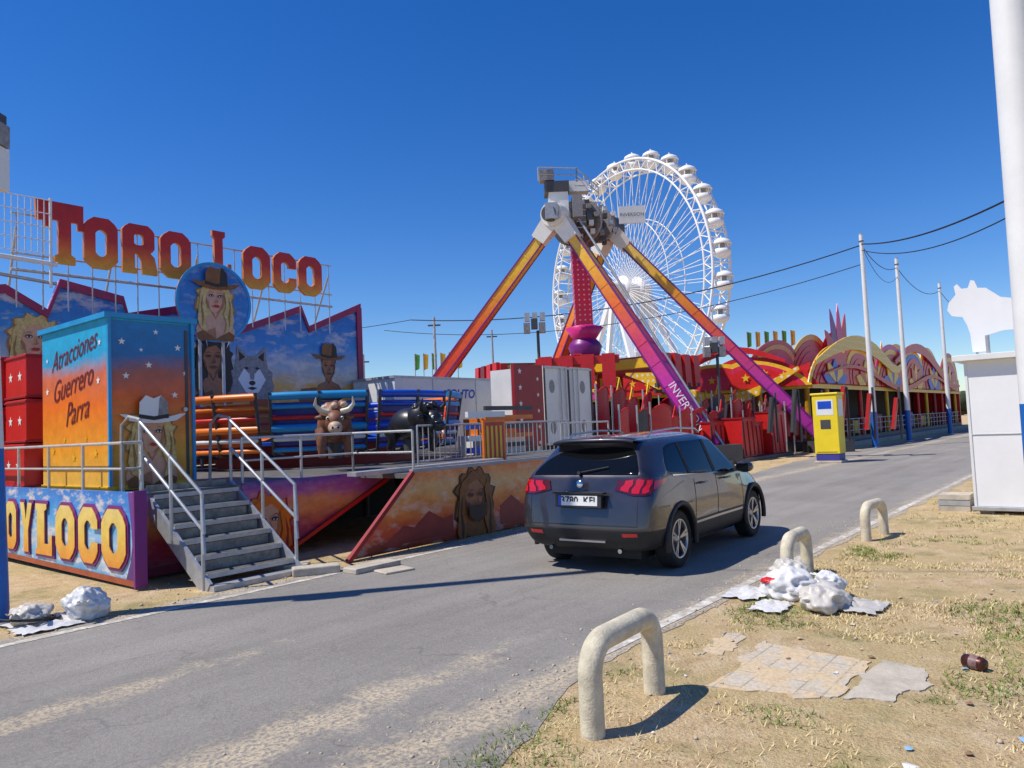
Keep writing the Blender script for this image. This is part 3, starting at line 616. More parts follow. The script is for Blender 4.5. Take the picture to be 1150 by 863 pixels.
for (s,w,z,h) in[(4.35,13.3,1.05,.68),(4.38,13.3,1.75,.68),(4.4,13.35,2.45,.7),(4.3,14.25,1.05,1.3),(4.35,14.3,2.38,.8)]:
    b.box((s,w,z),(s+.85,w+.9,z+h),red); b.box((s-.02,w-.02,z+h-.06),(s+.87,w+.92,z+h-.02),dred); b.box((s-.02,w-.02,z),(s+.87,w+.92,z+.04),dred)
    for k in range(2): b.dec(PS(s-.0),star(-(w+.25+.4*k),z+h/2,.09),white,.006)
    b.dec(PW(w-.0),star(s+.4,z+h/2,.09),white,.006)
b.done('prop_crates',parent=ride,bevel=.012)
b=B()
for i in range(8): b.box((4.6,12.4+i*.11,1.05),(4.66,12.47+i*.11,1.5),white)
b.done('picket_fence',parent=ride)
b=B(); C=Vector((10.6,14.3,0)); R=3.1
b.cyl((C.x,C.y,1.051),(C.x,C.y,1.5),2.2,dred,n=40); b.cyl((C.x,C.y,1.5),(C.x,C.y,1.56),2.5,blue,n=40)
scol=[blue,cyan,orange,blue,blue,orange,cyan,blue,cyan,orange]; sbk=M('seat_back',(.03,.05,.28),.5); sbo=M('seat_back_orange',(.6,.12,.02),.5)
for g in range(10):
    a0=2*pi*g/10+.04;a1=2*pi*(g+1)/10-.04
    arc=lambda r,z,n=7:[(C.x+r*cos(a0+(a1-a0)*i/n),C.y+r*sin(a0+(a1-a0)*i/n),z) for i in range(n+1)]
    for j,z in enumerate((1.42,1.62,1.82,2.02,2.22,2.42)): b.tube(arc(R+.03*j,z),.075 if j in(2,5) else .045,scol[g] if j%2==0 else (red if j==3 else white if j==1 else scol[g]),8)
    for a in(a0,a1,(a0+a1)/2): b.tube([(C.x+(R-.55)*cos(a),C.y+(R-.55)*sin(a),1.3),(C.x+R*cos(a),C.y+R*sin(a),1.35),(C.x+(R+.2)*cos(a),C.y+(R+.2)*sin(a),2.5)],.035,dsteel,6)
    q=arc(R-.5,1.65);q2=arc(R-.1,1.6); k=len(q); b.add(q+q2,[(i,i+1,k+i+1,k+i) for i in range(k-1)],scol[g])
    q=arc(R-.02,1.5);q2=arc(R+.1,2.3);k=len(q)
    b.add(q+q2,[(i,i+1,k+i+1,k+i) for i in range(k-1)],sbo if scol[g] is orange else sbk)
b.done('seat_ring',parent=ride)
def bullfig(name,T,hide,muz,horn):
    b=B(); 
    b.sph((0,0,.55),(.5,.34,.36),hide,20,14,T); b.sph((.38,0,.68),(.32,.3,.34),hide,16,12,T)
    b.sph((.72,0,.62),(.24,.19,.22),hide,16,12,T); b.sph((.9,0,.5),(.15,.14,.13),muz,14,10,T); b.sph((1.0,0,.47),(.06,.11,.08),muz,12,8,T)
    for sy in(-1,1):
        b.tube([T@Vector(p) for p in((.68,sy*.12,.8),(.7,sy*.28,.85),(.76,sy*.36,.95),(.8,sy*.34,1.08))],[.05,.045,.03,.008],horn,8)
        b.sph((.66,sy*.26,.7),(.05,.12,.05),hide,8,6,T); b.sph((.87,sy*.13,.68),.035,white,8,6,T); b.sph((.9,sy*.135,.68),.02,black,8,6,T)
        b.sph((1.04,sy*.05,.5),.025,black,6,5,T)
        b.tube([T@Vector(p) for p in((.35,sy*.22,.45),(.5,sy*.26,.2),(.42,sy*.25,-.05))],[.12,.08,.06],hide,8)
        b.tube([T@Vector(p) for p in((-.35,sy*.22,.45),(-.25,sy*.26,.2),(-.4,sy*.25,.05),(-.35,sy*.25,-.08))],[.15,.09,.06,.06],hide,8)
    for i in range(18): 
        a=i*.7; b.sph((.5+.14*cos(a),.18*sin(a*1.3),.92+.05*sin(i)),(.08,.08,.07),muz if i%3==0 else hide,8,6,T)
    b.tube([T@Vector(p) for p in((-.5,0,.65),(-.62,0,.6),(-.65,.02,.2))],[.03,.02,.04],hide,6)
    b.cyl(T@Vector((0,0,-.1)),T@Vector((0,0,.3)),.12,dsteel)
    b.done(name,parent=ride)
bh=M('bull_brown',(.3,.12,.06),.55,var=.7,scale=10);bmz=M('bull_muzzle',(.6,.42,.3),.5,var=.4,scale=12); hn=M('horn',(.75,.68,.5),.4); bk=M('bull_black',(.02,.02,.023),.35,var=.4)
def TR(x,y,z,heading_to,sc_=1.0):
    s,w=near(x,y); hx=Vector(heading_to).normalized(); lx=ROAD.to_3x3().inverted()@Vector((hx.x,hx.y,0)); a=math.atan2(lx.y,lx.x)
    return Matrix.Translation((s,w,z))@Matrix.Rotation(a,4,'Z')@Matrix.Scale(sc_,4)
bullfig('bull_figure',TR(-3.05,12.9,1.35,(.25,-1,0),.85),bh,bmz,hn)
bullfig('bull_figure_black',TR(-1.85,13.4,1.35,(.75,-.6,0),.8),bk,bk,black)
b=B(); tw=M('trailer_white',(.78,.78,.75),.5,var=.2,scale=1.5)
b.box((14.5,16,1.0),(20.2,17.8,3.2),tw); b.box((14.45,15.97,3.2),(20.25,17.83,3.27),steel); b.box((14.5,15.97,1.0),(20.2,15.998,1.12),steel)
for s in(16,17.9): b.box((s,15.985,1.1),(s+.03,15.998,3.2),steel)
b.text(PW(16),17.2,2.75,.38,'SOUTO',blue,.01,0,.01,.2)
for s in(15.5,18.5,19.3): b.cyl((s,16.1,.45),(s,16.4,.45),.45,rubber,n=20); 
b.box((14.6,16.2,.7),(20,17.6,.998),dsteel)
b.done('white_trailer',ROAD)
b=B(); b.box((17.5,13,1.1),(20.0,15,3.4),tw); 
for x in(17.5,18.72,19.94): b.box((x,12.97,1.1),(x+.06,12.998,3.4),dsteel)
for z in(1.1,3.32): b.box((17.5,12.96,z),(20,12.996,z+.06),steel)
for x in(18.3,18.55,18.95,19.2): b.cyl((x,12.95,1.15),(x,12.95,3.35),.018,steel,n=6)
for x in(17.9,19.5): 
    for z in(1.6,2.8): b.dec(PW(13),ell(x,z,.14,.2,12),greyp)
b.box((17.5,13.05,.2),(20,14.9,1.09),black)
for s in(17.9,19.5): b.cyl((s,13.02,.4),(s,13.3,.4),.4,rubber,n=18)
b.done('white_container',ROAD)
b=B(); b.box((16.1,12.95,1.1),(17.4,13.05,3.4),dred)
for z in(1.4,1.85,2.3,2.75,3.2): b.dec(PW(12.95),star(16.35,z,.09),white); b.dec(PW(12.95),star(17.15,z-.2,.07),white)
for s in(16.2,17.3): b.cyl((s,13.1,0),(s,13.1,3.4),.04,steel)
b.done('star_panel',ROAD)
b=B(); b.box((13.4,11.8,1.051),(15.0,12.6,1.5),white); b.box((13.5,11.9,1.5),(14.8,12.5,1.9),orange)
for i in range(5): b.box((13.3,11.6,1.2+i*.22),(15.1,11.66,1.3+i*.22),orange if i%2 else dsteel)
for i in range(4): b.box((11.6,10.6,1.15+i*.25),(12.8,10.68,1.27+i*.25),white if i%2 else blue)
b.done('seat_benches',parent=ride)

# ================================================================ PENDULUM RIDE
pend=empty('pendulum_ride')
h1=Vector((2.25,31,10.35)); h2=Vector((4.9,35.5,10.9))
NL=Vector((-5.9,33,.4));NR=Vector((7.35,28,.6));FL=Vector((.6,40,.4));FR=Vector((13.6,33,.4))
l1=RM('leg_flame',.5,10.5,[(0,(.5,.01,.03)),(.3,(.8,.03,.02)),(.55,(.9,.13,.01)),(.75,(.9,.48,.02)),(1,(.88,.64,.1))],.02)
l2=RM('leg_flame_purple',.5,10.5,[(0,(.4,.015,.32)),(.25,(.65,.04,.42)),(.42,(.78,.06,.16)),(.58,(.9,.17,.02)),(.78,(.9,.5,.03)),(1,(.86,.66,.2))],.02)
b=B()
def leg(top,foot,m,w0,w1):
    b.beam(foot,top,w1,w1*.8,m,w2=w0,h2=w0*.8)
    d=(top-foot).normalized(); side=d.cross(Z).normalized(); upv=side.cross(d)
    for sg in(-1,1):
        for su in(-1,1):
            b.beam(foot+side*sg*w1*.5+upv*su*w1*.4,top+side*sg*w0*.5+upv*su*w0*.4,.07,.07,purple,w2=.05,h2=.05)
    n=12
    for i in range(1,n): 
        p=foot.lerp(top,i/n); ww=w1+(w0-w1)*i/n; b.beam(p-d*.03,p+d*.03,ww*1.04,ww*.84,m)
    b.box(foot-Vector((.8,.8,.6)),foot+Vector((.8,.8,.1)),dsteel)
leg(h1,NL,l1,.5,.58); leg(h1,NR,l2,.5,.72); leg(h2,FL,l1,.5,.58); leg(h2,FR,l2,.5,.62)
b.cyl(h1+Vector((.8,-.3,-.25)),NR+Vector((.3,-.3,0)),.05,steel,n=6)
b.text((NR.lerp(h1,.16)+Vector((-.12,-.42,.0)),(h1-NR).normalized()*-1,((h1-NR).normalized()*-1).cross(Vector((-.35,-.93,.1)).normalized())*-1),0,0,.42,'INVERSION',white,.03)
b.done('support_legs',parent=pend)
b=B(); ax=(h2-h1).normalized()
b.cyl(h1-ax*.7,h1+ax*.3,.5,white,n=24); b.cyl(h1-ax*.95,h1-ax*.68,.33,dsteel,n=20)
for tgt in(NL,NR):
    d=(tgt-h1).normalized(); b.beam(h1-ax*.15,h1-ax*.15+d*1.3,.85,.75,white,w2=.55,h2=.6)
for tgt in(FL,FR):
    d=(tgt-h2).normalized(); b.beam(h2,h2+d*1.3,.85,.75,white,w2=.55,h2=.6)
b.beam(h1,h1+Vector((0,0,1.0)),.8,.7,white,up=(0,1,0))
b.cyl(h1+ax*.3,h2+ax*.2,.4,dsteel,n=20); b.cyl(h2-ax*.3,h2+ax*.6,.6,dsteel,n=24); b.cyl(h2-ax*1.4,h2-ax*1.1,.8,greyp,n=24); b.cyl(h1+ax*1.2,h1+ax*2.1,.75,dsteel,n=24); b.cyl(h1+ax*2.2,h1+ax*2.35,.95,greyp,n=24)
pa=ax.cross(Z).normalized()
for k in(1.45,1.95,2.9,3.5,4.1):
    for i in range(7):
        a=2*pi*i/7+k; o=(pa*cos(a)+Z*sin(a))*.85; q=h1+ax*k+o; sz=.1+.07*((i*3)%3); b.box(q-Vector((sz,sz*1.3,sz)),q+Vector((sz,sz*1.3,sz)),[greyp,dsteel,steel,white][(i+int(k*2))%4])
b.box(h1+Vector((-.55,-.4,.9)),h1+Vector((.45,.5,1.35)),dsteel); b.box(h1+Vector((-.75,-.4,1.4)),h1+Vector((-.15,.1,1.85)),greyp); b.box(h1+Vector((.3,0,1.0)),h1+Vector((1.3,.5,1.45)),white)
b.box(h1+Vector((-.6,-.95,-.35)),h1+Vector((-.1,-.5,.3)),steel); b.box(h1+Vector((.55,-.5,-.2)),h1+Vector((.95,.1,.7)),greyp)
rail(b,[h1+Vector((-.8,-.5,1.35)),h1+Vector((.8,-.2,1.35)),h1+Vector((2.0,2.5,1.4))],.55,steel,.03,1,5)
for k in range(9): b.cyl(h1+Vector((.7,-.3,-.6+.25*k)),h1+Vector((1.1,-.2,-.6+.25*k)),.025,steel,n=4)
b.box(h2+Vector((.3,-1.5,-.2)),h2+Vector((1.5,-1.42,.6)),white); b.text((h2+Vector((.9,-1.51,.2)),X,Z),0,0,.22,'INVERSION',dsteel,.005)
b.done('motor_head',parent=pend)
arm=RM('arm_pattern',4,10,[(0,(.45,.01,.1)),(.5,(.58,.015,.06)),(1,(.5,.01,.1))],0,dots=4.5,dotcol=(.8,.35,.4),dsz=.2)
b=B(); c=Vector((3.25,33.3,10.4)); bot=Vector((3.3,33.3,4.9))
b.beam(bot,c,.75,.75,arm,up=(0,1,0)); b.cyl(c-ax*.8,c+ax*.8,.85,dsteel,n=24)
b.lathe(bot,(0,0,1),[(0,-.6),(.4,-.6),(.6,-.3),(.75,.15),(.65,.35),(.5,.5),(.45,1.1),(.0,1.1)],purple,24)
b.lathe(bot,(0,0,1),[(.5,.5),(.85,1.0),(.5,1.1)],magenta,24)
b.cyl(bot-Z*1.1,bot-Z*.6,.5,red,n=16)
for g in range(6):
    a=2*pi*g/6+.35; d=Vector((cos(a),sin(a),0)); p=bot-Z*.8; q=p+d*4.4
    b.beam(p+d*.4,q,.45,.4,yellow if g%2 else red); b.beam(p+d*.4+Z*.25,q+Z*.25,.3,.06,red)
    t=Vector((-d.y,d.x,0))
    b.beam(q-t*1.6,q+t*1.6,.3,.3,red)
    for k in(-1.2,-.4,.4,1.2):
        r=q+t*k; b.box(r+Vector((-.28,-.28,-1.1)),r+Vector((.28,.28,-.95)),dsteel); b.beam(r+d*.25-Z*1.1,r+d*.2+Z*.2,.5,.15,red); b.beam(r-d*.1-Z*.9,r-d*.25-Z*.2,.12,.12,yellow)
b.done('pendulum_arm',parent=pend)
b=B(); b.box((-2,31,0),(9,38,.6),dsteel)
for k in range(16):
    x=2.6+k*.75; y=34.5-k*.45; h=random.uniform(.9,1.7)
    b.beam((x,y,1.0),(x+.15,y-.1,1.0+h),.5,.1,random.choice([red,red,dred,magenta,dsteel])); b.cyl((x+.3,y,.6),(x+.3,y,2.3+h*.2),.04,dsteel)
b.done('ride_base',parent=pend)
redmesh=RM('red_mesh_panel',0,3,[(0,(.4,.01,.015)),(.5,(.66,.02,.02)),(1,(.55,.015,.02))],.2,nscale=2,dots=9,dotcol=(.2,.005,.01),dsz=.25)
b=B(); rr=random.Random(11)
for row,(w,s0_,s1_,hh) in enumerate([(12.4,20.6,33.5,1.5),(13.8,21.5,36,2.0),(11.6,30.5,35.5,1.3)]):
    s=s0_
    while s<s1_:
        l=rr.uniform(.75,1.15); h=hh+rr.uniform(-.25,.35); z0=.55+.1*row; T=Matrix.Translation((s,w,z0))@Matrix.Rotation(rr.uniform(-.25,.25),4,'Z')
        m=redmesh if rr.random()<.75 else (dsteel if rr.random()<.4 else red)
        n=8; pts=[T@Vector((l*i/n,-.12*sin(pi*i/n),0)) for i in range(n+1)]+[T@Vector((l*i/n,-.12*sin(pi*i/n),h*(.88+.12*sin(pi*i/n)))) for i in range(n+1)]
        b.add(pts,[(i,i+1,n+2+i,n+1+i) for i in range(n)],m,True)
        b.tube(pts[n+1:],.03,red,5); b.cyl(T@Vector((0,0,-z0)),T@Vector((0,0,h+.1)),.035,steel,n=5)
        if rr.random()<.5: b.tube([T@Vector((.2,-.05,h*.9)),T@Vector((.35,-.1,h+.35)),T@Vector((.6,-.05,h*.9))],.03,[red,yellow,dsteel][row],5)
        s+=l+rr.uniform(.03,.3)
b.box((20.6,12.0,.3),(33.5,14.5,.54),dsteel)
for (s,w,l,h) in[(27.6,11.3,1.3,1.6),(29.0,11.5,1.2,1.4),(30.4,11.2,1.5,1.8),(25.9,11.8,1.2,1.5)]:
    b.box((s,w,.15),(s+l,w+1.0,h),red); b.box((s-.03,w-.03,h),(s+l+.03,w+1.03,h+.06),dred); b.box((s,w-.011,.15),(s+.08,w-.001,h),dsteel)
    for j in range(3): b.beam((s+l*(j+.2)/3,w-.02,h-.1),(s+l*(j+.6)/3,w-.02,.2),.02,.05,dred)
b.box((25.8,11.0,0),(32.2,11.98,.14),dsteel)
b.done('red_ride_fence',ROAD)
b=B()
for (x,y,z) in((1.1,29.5,5.4),(8.2,30,4.2)):
    b.cyl((x,y,0),(x,y,z),.06,dsteel)
    for k in range(3): b.box((x-.55+.3*k,y-.2,z-.1+.16*(k%2)),(x-.3+.3*k,y+.1,z+.3+.16*(k%2)),dsteel if k%2 else greyp)
    for k in range(3): b.box((x-.5+.3*k,y-.15,z+.38),(x-.3+.3*k,y+.1,z+.7),steel)
b.done('floodlight_mast')

# ================================================================ FERRIS WHEEL
axd=Vector((.866,.5,0)); pld=Vector((.5,-.866,0))
FT=Matrix(((pld.x,axd.x,0,15.6),(pld.y,axd.y,0,96),(0,0,1,18.8),(0,0,0,1)))
b=B(); R=15.9;n=28
def pt(r,a,y): return Vector((r*sin(a),y,r*cos(a)))
for y in(-1.3,1.3):
    for r,rr_ in((R,.16),(R-1.3,.11),(R*.55,.06)):
        b.tube([pt(r,2*pi*i/84,y) for i in range(85)],rr_,wwhite,6)
    for i in range(n*2):
        a=2*pi*i/(n*2)
        b.cyl(pt(.9,a,y*.9),pt(R-1.3,a,y),.045,wwhite,n=4,cap=False)
        b.cyl(pt(R-1.3,a,y),pt(R,a+pi/(n*2),y),.07,wwhite,n=4,cap=False); b.cyl(pt(R-1.3,a,y),pt(R,a-pi/(n*2),y),.07,wwhite,n=4,cap=False)
    b.lathe((0,y*.9,0),(0,1,0),[(0,-.1),(1.5,-.1),(1.5,.1),(0,.1)],wwhite,24)
for i in range(n):
    a=2*pi*i/n; b.cyl(pt(R-1.3,a,-1.3),pt(R-1.3,a,1.3),.08,wwhite,n=5); b.cyl(pt(R*.55,a,-1.3),pt(R*.55,a,1.3),.04,wwhite,n=4)
    b.cyl(pt(R,a,-1.3),pt(R,a,1.3),.1,wwhite,n=5)
b.cyl((0,-3,0),(0,3,0),.7,white,n=16)
for sy in(-1,1):
    for sx in(-1,1): b.beam((0,sy*2.6,0),(sx*8,sy*4.5,-18.7),.7,.6,wwhite); 
    b.beam((0,sy*2.6,0),(0,sy*5.5,-18.7),.6,.5,wwhite)
b.box((-10,-6,-18.7),(10,6,-17.9),white)
glassd=M('cabin_inner',(.35,.36,.38),.3)
for i in range(n):
    a=2*pi*(i+.5)/n; p=pt(R+.25,a,0)-Z*.25
    b.lathe(p,(0,0,1),[(0,-1.15),(.55,-1.1),(.95,-.8),(1.05,-.25),(.98,-.25),(.9,-.75),(0,-1)],wwhite,14)
    b.lathe(p,(0,0,1),[(0,1.05),(.5,.98),(.95,.72),(1.12,.4),(1.08,.32),(0,.5)],wwhite,14)
    b.cyl(p-Z*.75,p+Z*.45,.35,glassd,n=8)
    for k in range(6): q=Vector((cos(k*pi/3),sin(k*pi/3),0)); b.cyl(p+q*.95-Z*.4,p+q*.95+Z*.5,.07,wwhite,n=4)
    b.cyl(p+Z*.95,p+Z*1.3,.1,wwhite,n=5)
b.done('ferris_wheel',FT)

# ================================================================ PAVILION
pav=empty('bumper_car_pavilion',ROAD)
rm=RM('fascia_red',2.8,6,[(0,(.55,.01,.02)),(.5,(.7,.02,.02)),(1,(.68,.03,.1))],.15,nscale=.8)
yd=RM('fascia_yellow_bulbs',0,8,[(0,(.88,.5,.02)),(1,(.88,.55,.03))],0,dots=3.2,dotcol=(.85,.8,.6),dsz=.2)
rdots=RM('fascia_red_bulbs',0,8,[(0,(.65,.02,.04)),(1,(.7,.02,.12))],0,dots=3,dotcol=(.85,.6,.3),dsz=.16)
b=B(); S0,S1,W0,W1=35,74,11,25
b.box((S0,W0,.0),(S1,W1,.45),dsteel); b.box((S0,W0-.6,.0),(S1,W0-.02,.25),M('step_grey',(.3,.29,.27),.7))
b.box((S0+.2,W0+.2,3.3),(S1,W1,3.6),dred)
b.box((S0+2,W0+3.5,.451),(S1-.35,W0+3.7,3.299),black); b.box((S0+.5,W1-.3,.451),(S1-.35,W1-.01,3.299),black)
for i in range(14):
    s=S0+.3+i*(S1-S0-.9)/13; b.cyl((s,W0+.3,.45),(s,W0+.3,3.3),.12,[red,yellow,dred,red][i%4],n=10)
    b.cyl((S0+.3,W0+.3+min(i,6)*2.2,.45),(S0+.3,W0+.3+min(i,6)*2.2,3.3),.12,yellow,n=10) if i<7 else None
rail(b,[(S0,W0+.1,.45),(S1,W0+.1,.45)],.9,steel,.025,2,5)
for i in range(8): b.box((S0+3+i*4.6,W0+1.5,.45),(S0+5+i*4.6,W0+2.5,1.2+.3*(i%2)),[red,blue,yellow,dred][i%4])
b.box((S1-.3,W0,.451),(S1-.01,W1-.4,3.299),red)
b.done('pavilion_structure',parent=pav)
b=B()
def wav(P,x0,x1,z0,z1,amp,per,m,off,th=.1):
    k=int((x1-x0)/.5); tp=[(x0+(x1-x0)*i/k,z1+amp*abs(sin(pi*(x0+(x1-x0)*i/k)/per))) for i in range(k+1)]
    b.prism(P,[(x0,z0),(x1,z0)]+tp[::-1],m,th,off)
def arch(P,cx,z0,rx,rz,cols,off,skew=0,dr=.12):
    for j,m in enumerate(cols):
        f=1-j*dr; pts=[(x+skew*(y-z0)/rz,y) for x,y in ell(cx,z0,rx*f,rz*f,24,0,pi)]
        b.prism(P,pts,m,.05,off+.03*j)
def fan(P,cx,z0,rx,rz,n,cols,off,skew=0):   # scalloped sunburst with pointed lobes
    for i in range(n):
        a=pi*(i+.5)/n; w_=pi/n*.55; s_=lambda r,t:(cx+rx*r*cos(t)+skew*r*sin(t),z0+rz*r*sin(t))
        b.prism(P,[s_(0.1,a-w_),s_(.75,a-w_),s_(1.0,a-w_*.3),s_(1.12,a),s_(1.0,a+w_*.3),s_(.75,a+w_),s_(.1,a+w_)],cols[i%len(cols)],.05,off+.012*(i%2))
Pf=PW(W0); Pn=PS(S0)
wav(Pf,S0,S1,2.95,3.7,.5,5,rm,0); wav(Pf,S0,S1,2.85,3.05,.0,5,yd,.06)
wav(Pn,-W1,-W0,2.95,3.7,.45,4,rm,0); wav(Pn,-W1,-W0,2.85,3.05,0,5,yd,.06)
C1=[yd,red,red,rdots];C2=[red,yd,rdots,red];C3=[magenta,yd,red,red];C4=[yd,blue,red,red];C5=[red,yellow,red,magenta]
for i,(s,rx,rz) in enumerate([(38,3.6,1.9),(43.5,3.6,2.2),(49.5,4,2.6),(56,4,2.6),(62,4,3.0),(68.5,4.2,3.0)]):
    arch(Pf,s,3.1,rx,rz,[C1,C2,C3,C4,C1,C5][i],.1+.02*(i%2),skew=[1,-1,.8,0,-.8,1][i])
    fan(Pf,s,3.1,rx*.5,rz*.55,5,[yellow,red] if i%2 else [blue,yellow],.26)
for i,(w,rx,rz) in enumerate([(13,2.4,1.5),(16.5,2.6,1.3),(20,2.6,1.6),(23.4,2.4,1.2)]):
    arch(Pn,-w,3.0,rx,rz,[C2,C1,C3,C5][i],.1+.02*(i%2),skew=[-1,1,-.6,.5][i])
    for q in range(3): b.dec(Pn,star(-w-.9+.9*q,3.5+.15*(q==1),.22),yellow,.27)
Pb=PW(14.5)
for i,(s,rx,rz) in enumerate([(40,4,2.2),(46,4,2.9),(52.5,4.5,3.4),(60,5,3.2),(68,5,3.6)]):
    arch(Pb,s,3.6,rx,rz,[C5,C1,C2,C3,C4][i],.0,skew=[1.5,1.2,-.5,-1,1][i])
fan(PW(14.2),51.2,3.6,3.4,4.6,7,[magenta,purple,red],.1)
fan(PW(14.2),62,3.6,3,3.0,7,[red,yellow],.1)
def swoosh(P,pts,wd,m,off):
    o=[];i_=[]
    for k,(x,z) in enumerate(pts):
        a=pts[max(k-1,0)];c=pts[min(k+1,len(pts)-1)];d=Vector((c[0]-a[0],c[1]-a[1])).normalized(); ww=wd*(.25+.75*sin(pi*k/(len(pts)-1)))
        o.append((x-d.y*ww/2,z+d.x*ww/2)); i_.append((x+d.y*ww/2,z-d.x*ww/2))
    b.ring(P,o,i_,m,.08,off,False)
swoosh(Pn,[(-25+i*.8,3.6+1.1*sin(i*.38)) for i in range(18)],.7,yd,.3)
swoosh(Pn,[(-24+i*.8,4.2+.7*sin(i*.5+2)) for i in range(16)],.5,red,.25)
swoosh(Pf,[(35+i*1.2,4.0+1.3*abs(sin(i*.25))) for i in range(16)],.8,yd,.32)
swoosh(Pf,[(50+i*1.3,4.6+1.2*sin(i*.3)) for i in range(18)],.7,red,.34)
swoosh(Pf,[(36+i*1.3,3.5+.5*sin(i*.4)) for i in range(28)],.3,red,.36)
b.done('pavilion_facade',parent=pav)
b=B()
for i in range(6): 
    x=-5.6+.5*i; b.cyl((x,44,2),(x,44,6.2),.03,steel,n=5); b.add([(x,44,6.2),(x+.3,44.02,6.1),(x+.25,44,5.3),(x,44,5.2)],[(0,1,2,3)],[green,yellow][i%2])
for i in range(6):
    x=17.6+.65*i; b.cyl((x,56,3.6),(x,56,8),.035,steel,n=5); b.add([(x,56,8),(x+.35,56.02,7.9),(x+.3,56,6.9),(x,56,6.8)],[(0,1,2,3)],[green,yellow][i%2])
b.done('flag_row')
b=B(); 
for (x,y,l,d,h,m) in[(-26,60,12,6,4.5,tw),(-10,58,9,5,3.6,dred),(-1,62,10,5,4,tw),(12,70,14,6,5,cyan),(-45,50,14,8,5,tw)]: 
    b.box((x,y,0),(x+l,y+d,h),m); b.box((x-.1,y-.1,h),(x+l+.1,y+d+.1,h+.15),steel)
    for k in range(int(l/2)): b.box((x+.5+k*2,y-.02,.3),(x+1.7+k*2,y-.001,h-.8),[greyp,dsteel][k%2])
b.done('fairground_sheds')
leafm=M('tree_foliage',(.06,.085,.035),.8,var=.6,scale=1.5,bmp=.6)
b=B()
for i in range(200):
    a=random.uniform(-50,70); d=random.uniform(190,240); r=random.uniform(1.5,3.8)
    x,y=d*sin(radians(a)),d*cos(radians(a)); 
    for k in range(3): b.sph((x+random.uniform(-3,3),y,r*.8+random.uniform(0,1.2)),(r*random.uniform(.9,1.8),r,r*random.uniform(.7,1.1)),leafm,7,5)
b.done('distant_trees')

# ================================================================ CAR
m,nt,bs=nodes('car_paint'); bs.inputs['Metallic'].default_value=.7; bs.inputs['Coat Weight'].default_value=1; bs.inputs['Coat Roughness'].default_value=.03
v=objc(nt); d=noisen(nt,v,4,6,.7); rr_=ramp(nt,d,[(.3,.28),(.7,.42)]); nt.links.new(rr_,bs.inputs['Roughness']); 
sp=N(nt,'ShaderNodeSeparateXYZ'); nt.links.new(v,sp.inputs[0]); dz=math_(nt,'MULTIPLY',math_(nt,'SUBTRACT',.62,sp.outputs[2],True),d); c=mixc(nt,dz,(.058,.053,.062),(.25,.2,.15)); nt.links.new(c,bs.inputs['Base Color'])
paint=m
m,nt,bs=nodes('car_glass'); bs.inputs['Base Color'].default_value=(.004,.005,.006,1); bs.inputs['Roughness'].default_value=.03; bs.inputs['Specular IOR Level'].default_value=.3; cglass=m
plast=M('car_plastic',(.02,.02,.021),.6,var=.3,scale=10)
tail=M('tail_light',(.65,.006,.008),.12,var=.3,scale=30,coat=1); tdark=M('tail_dark',(.1,.002,.003),.15,coat=1); chrome=M('chrome',(.7,.7,.7),.15,1,var=.05); alloy=M('alloy',(.5,.5,.51),.3,.85,var=.1)
hd=radians(36); CT=Matrix.Translation((.68,8.45,0))@Matrix.Rotation(pi/2-hd,4,'Z')@Matrix.Diagonal((.975,.98,.99,1))
car=empty('car',CT)
rows=[
[(.12,0,.30),(.10,.60,.29),(.04,.72,.36),(.0,.78,.5),(.05,.79,.80),(.14,.735,1.09),(.44,.555,1.40),(.46,.48,1.46),(.40,0,1.49)],
[(.2,0,.24),(.2,.70,.24),(.16,.80,.33),(.10,.86,.5),(.13,.87,.82),(.25,.81,1.09),(.55,.62,1.40),(.57,.535,1.465),(.52,0,1.505)],
[(.5,0,.22),(.5,.74,.22),(.45,.85,.3),(.42,.885,.5),(.42,.895,.80),(.55,.845,1.07),(.80,.65,1.41),(.80,.56,1.485),(.78,0,1.53)],
[(1.15,0,.2),(1.15,.76,.2),(1.15,.86,.3),(1.15,.88,.5),(1.15,.885,.78),(1.18,.85,1.03),(1.27,.67,1.42),(1.27,.58,1.505),(1.24,0,1.55)],
[(1.9,0,.2),(1.9,.76,.2),(1.9,.85,.3),(1.9,.86,.5),(1.9,.875,.76),(1.94,.85,.99),(1.92,.68,1.425),(1.92,.585,1.51),(1.9,0,1.56)],
[(2.05,0,.2),(2.05,.76,.2),(2.05,.85,.3),(2.05,.86,.5),(2.05,.875,.76),(2.02,.85,.985),(1.98,.68,1.425),(1.98,.585,1.51),(1.97,0,1.56)],
[(2.8,0,.2),(2.8,.76,.2),(2.8,.86,.3),(2.8,.87,.5),(2.8,.875,.74),(2.84,.84,.96),(2.36,.65,1.40),(2.30,.57,1.48),(2.24,0,1.53)],
[(3.0,0,.2),(3.0,.76,.2),(3.0,.86,.3),(3.0,.88,.5),(3.0,.88,.72),(3.12,.81,.94),(3.10,.68,.99),(3.08,.5,1.01),(3.04,0,1.03)],
[(3.6,0,.22),(3.6,.74,.22),(3.65,.84,.3),(3.68,.86,.5),(3.68,.85,.7),(3.62,.76,.87),(3.62,.6,.91),(3.62,.4,.93),(3.62,0,.94)],
[(4.0,0,.24),(3.98,.62,.24),(4.0,.72,.32),(4.02,.74,.5),(3.99,.72,.68),(3.92,.64,.80),(3.9,.5,.84),(3.9,.35,.86),(3.92,0,.87)],
[(4.1,0,.27),(4.08,.5,.27),(4.12,.55,.34),(4.15,.56,.5),(4.12,.55,.66),(4.04,.5,.77),(4.0,.42,.80),(4.0,.3,.82),(4.02,0,.83)]]
vs=[];fs=[];ms=[]
for st in rows:
    vs+=[(x,-y,z) for x,y,z in st]+[(x,y,z) for x,y,z in st[1:8][::-1]]
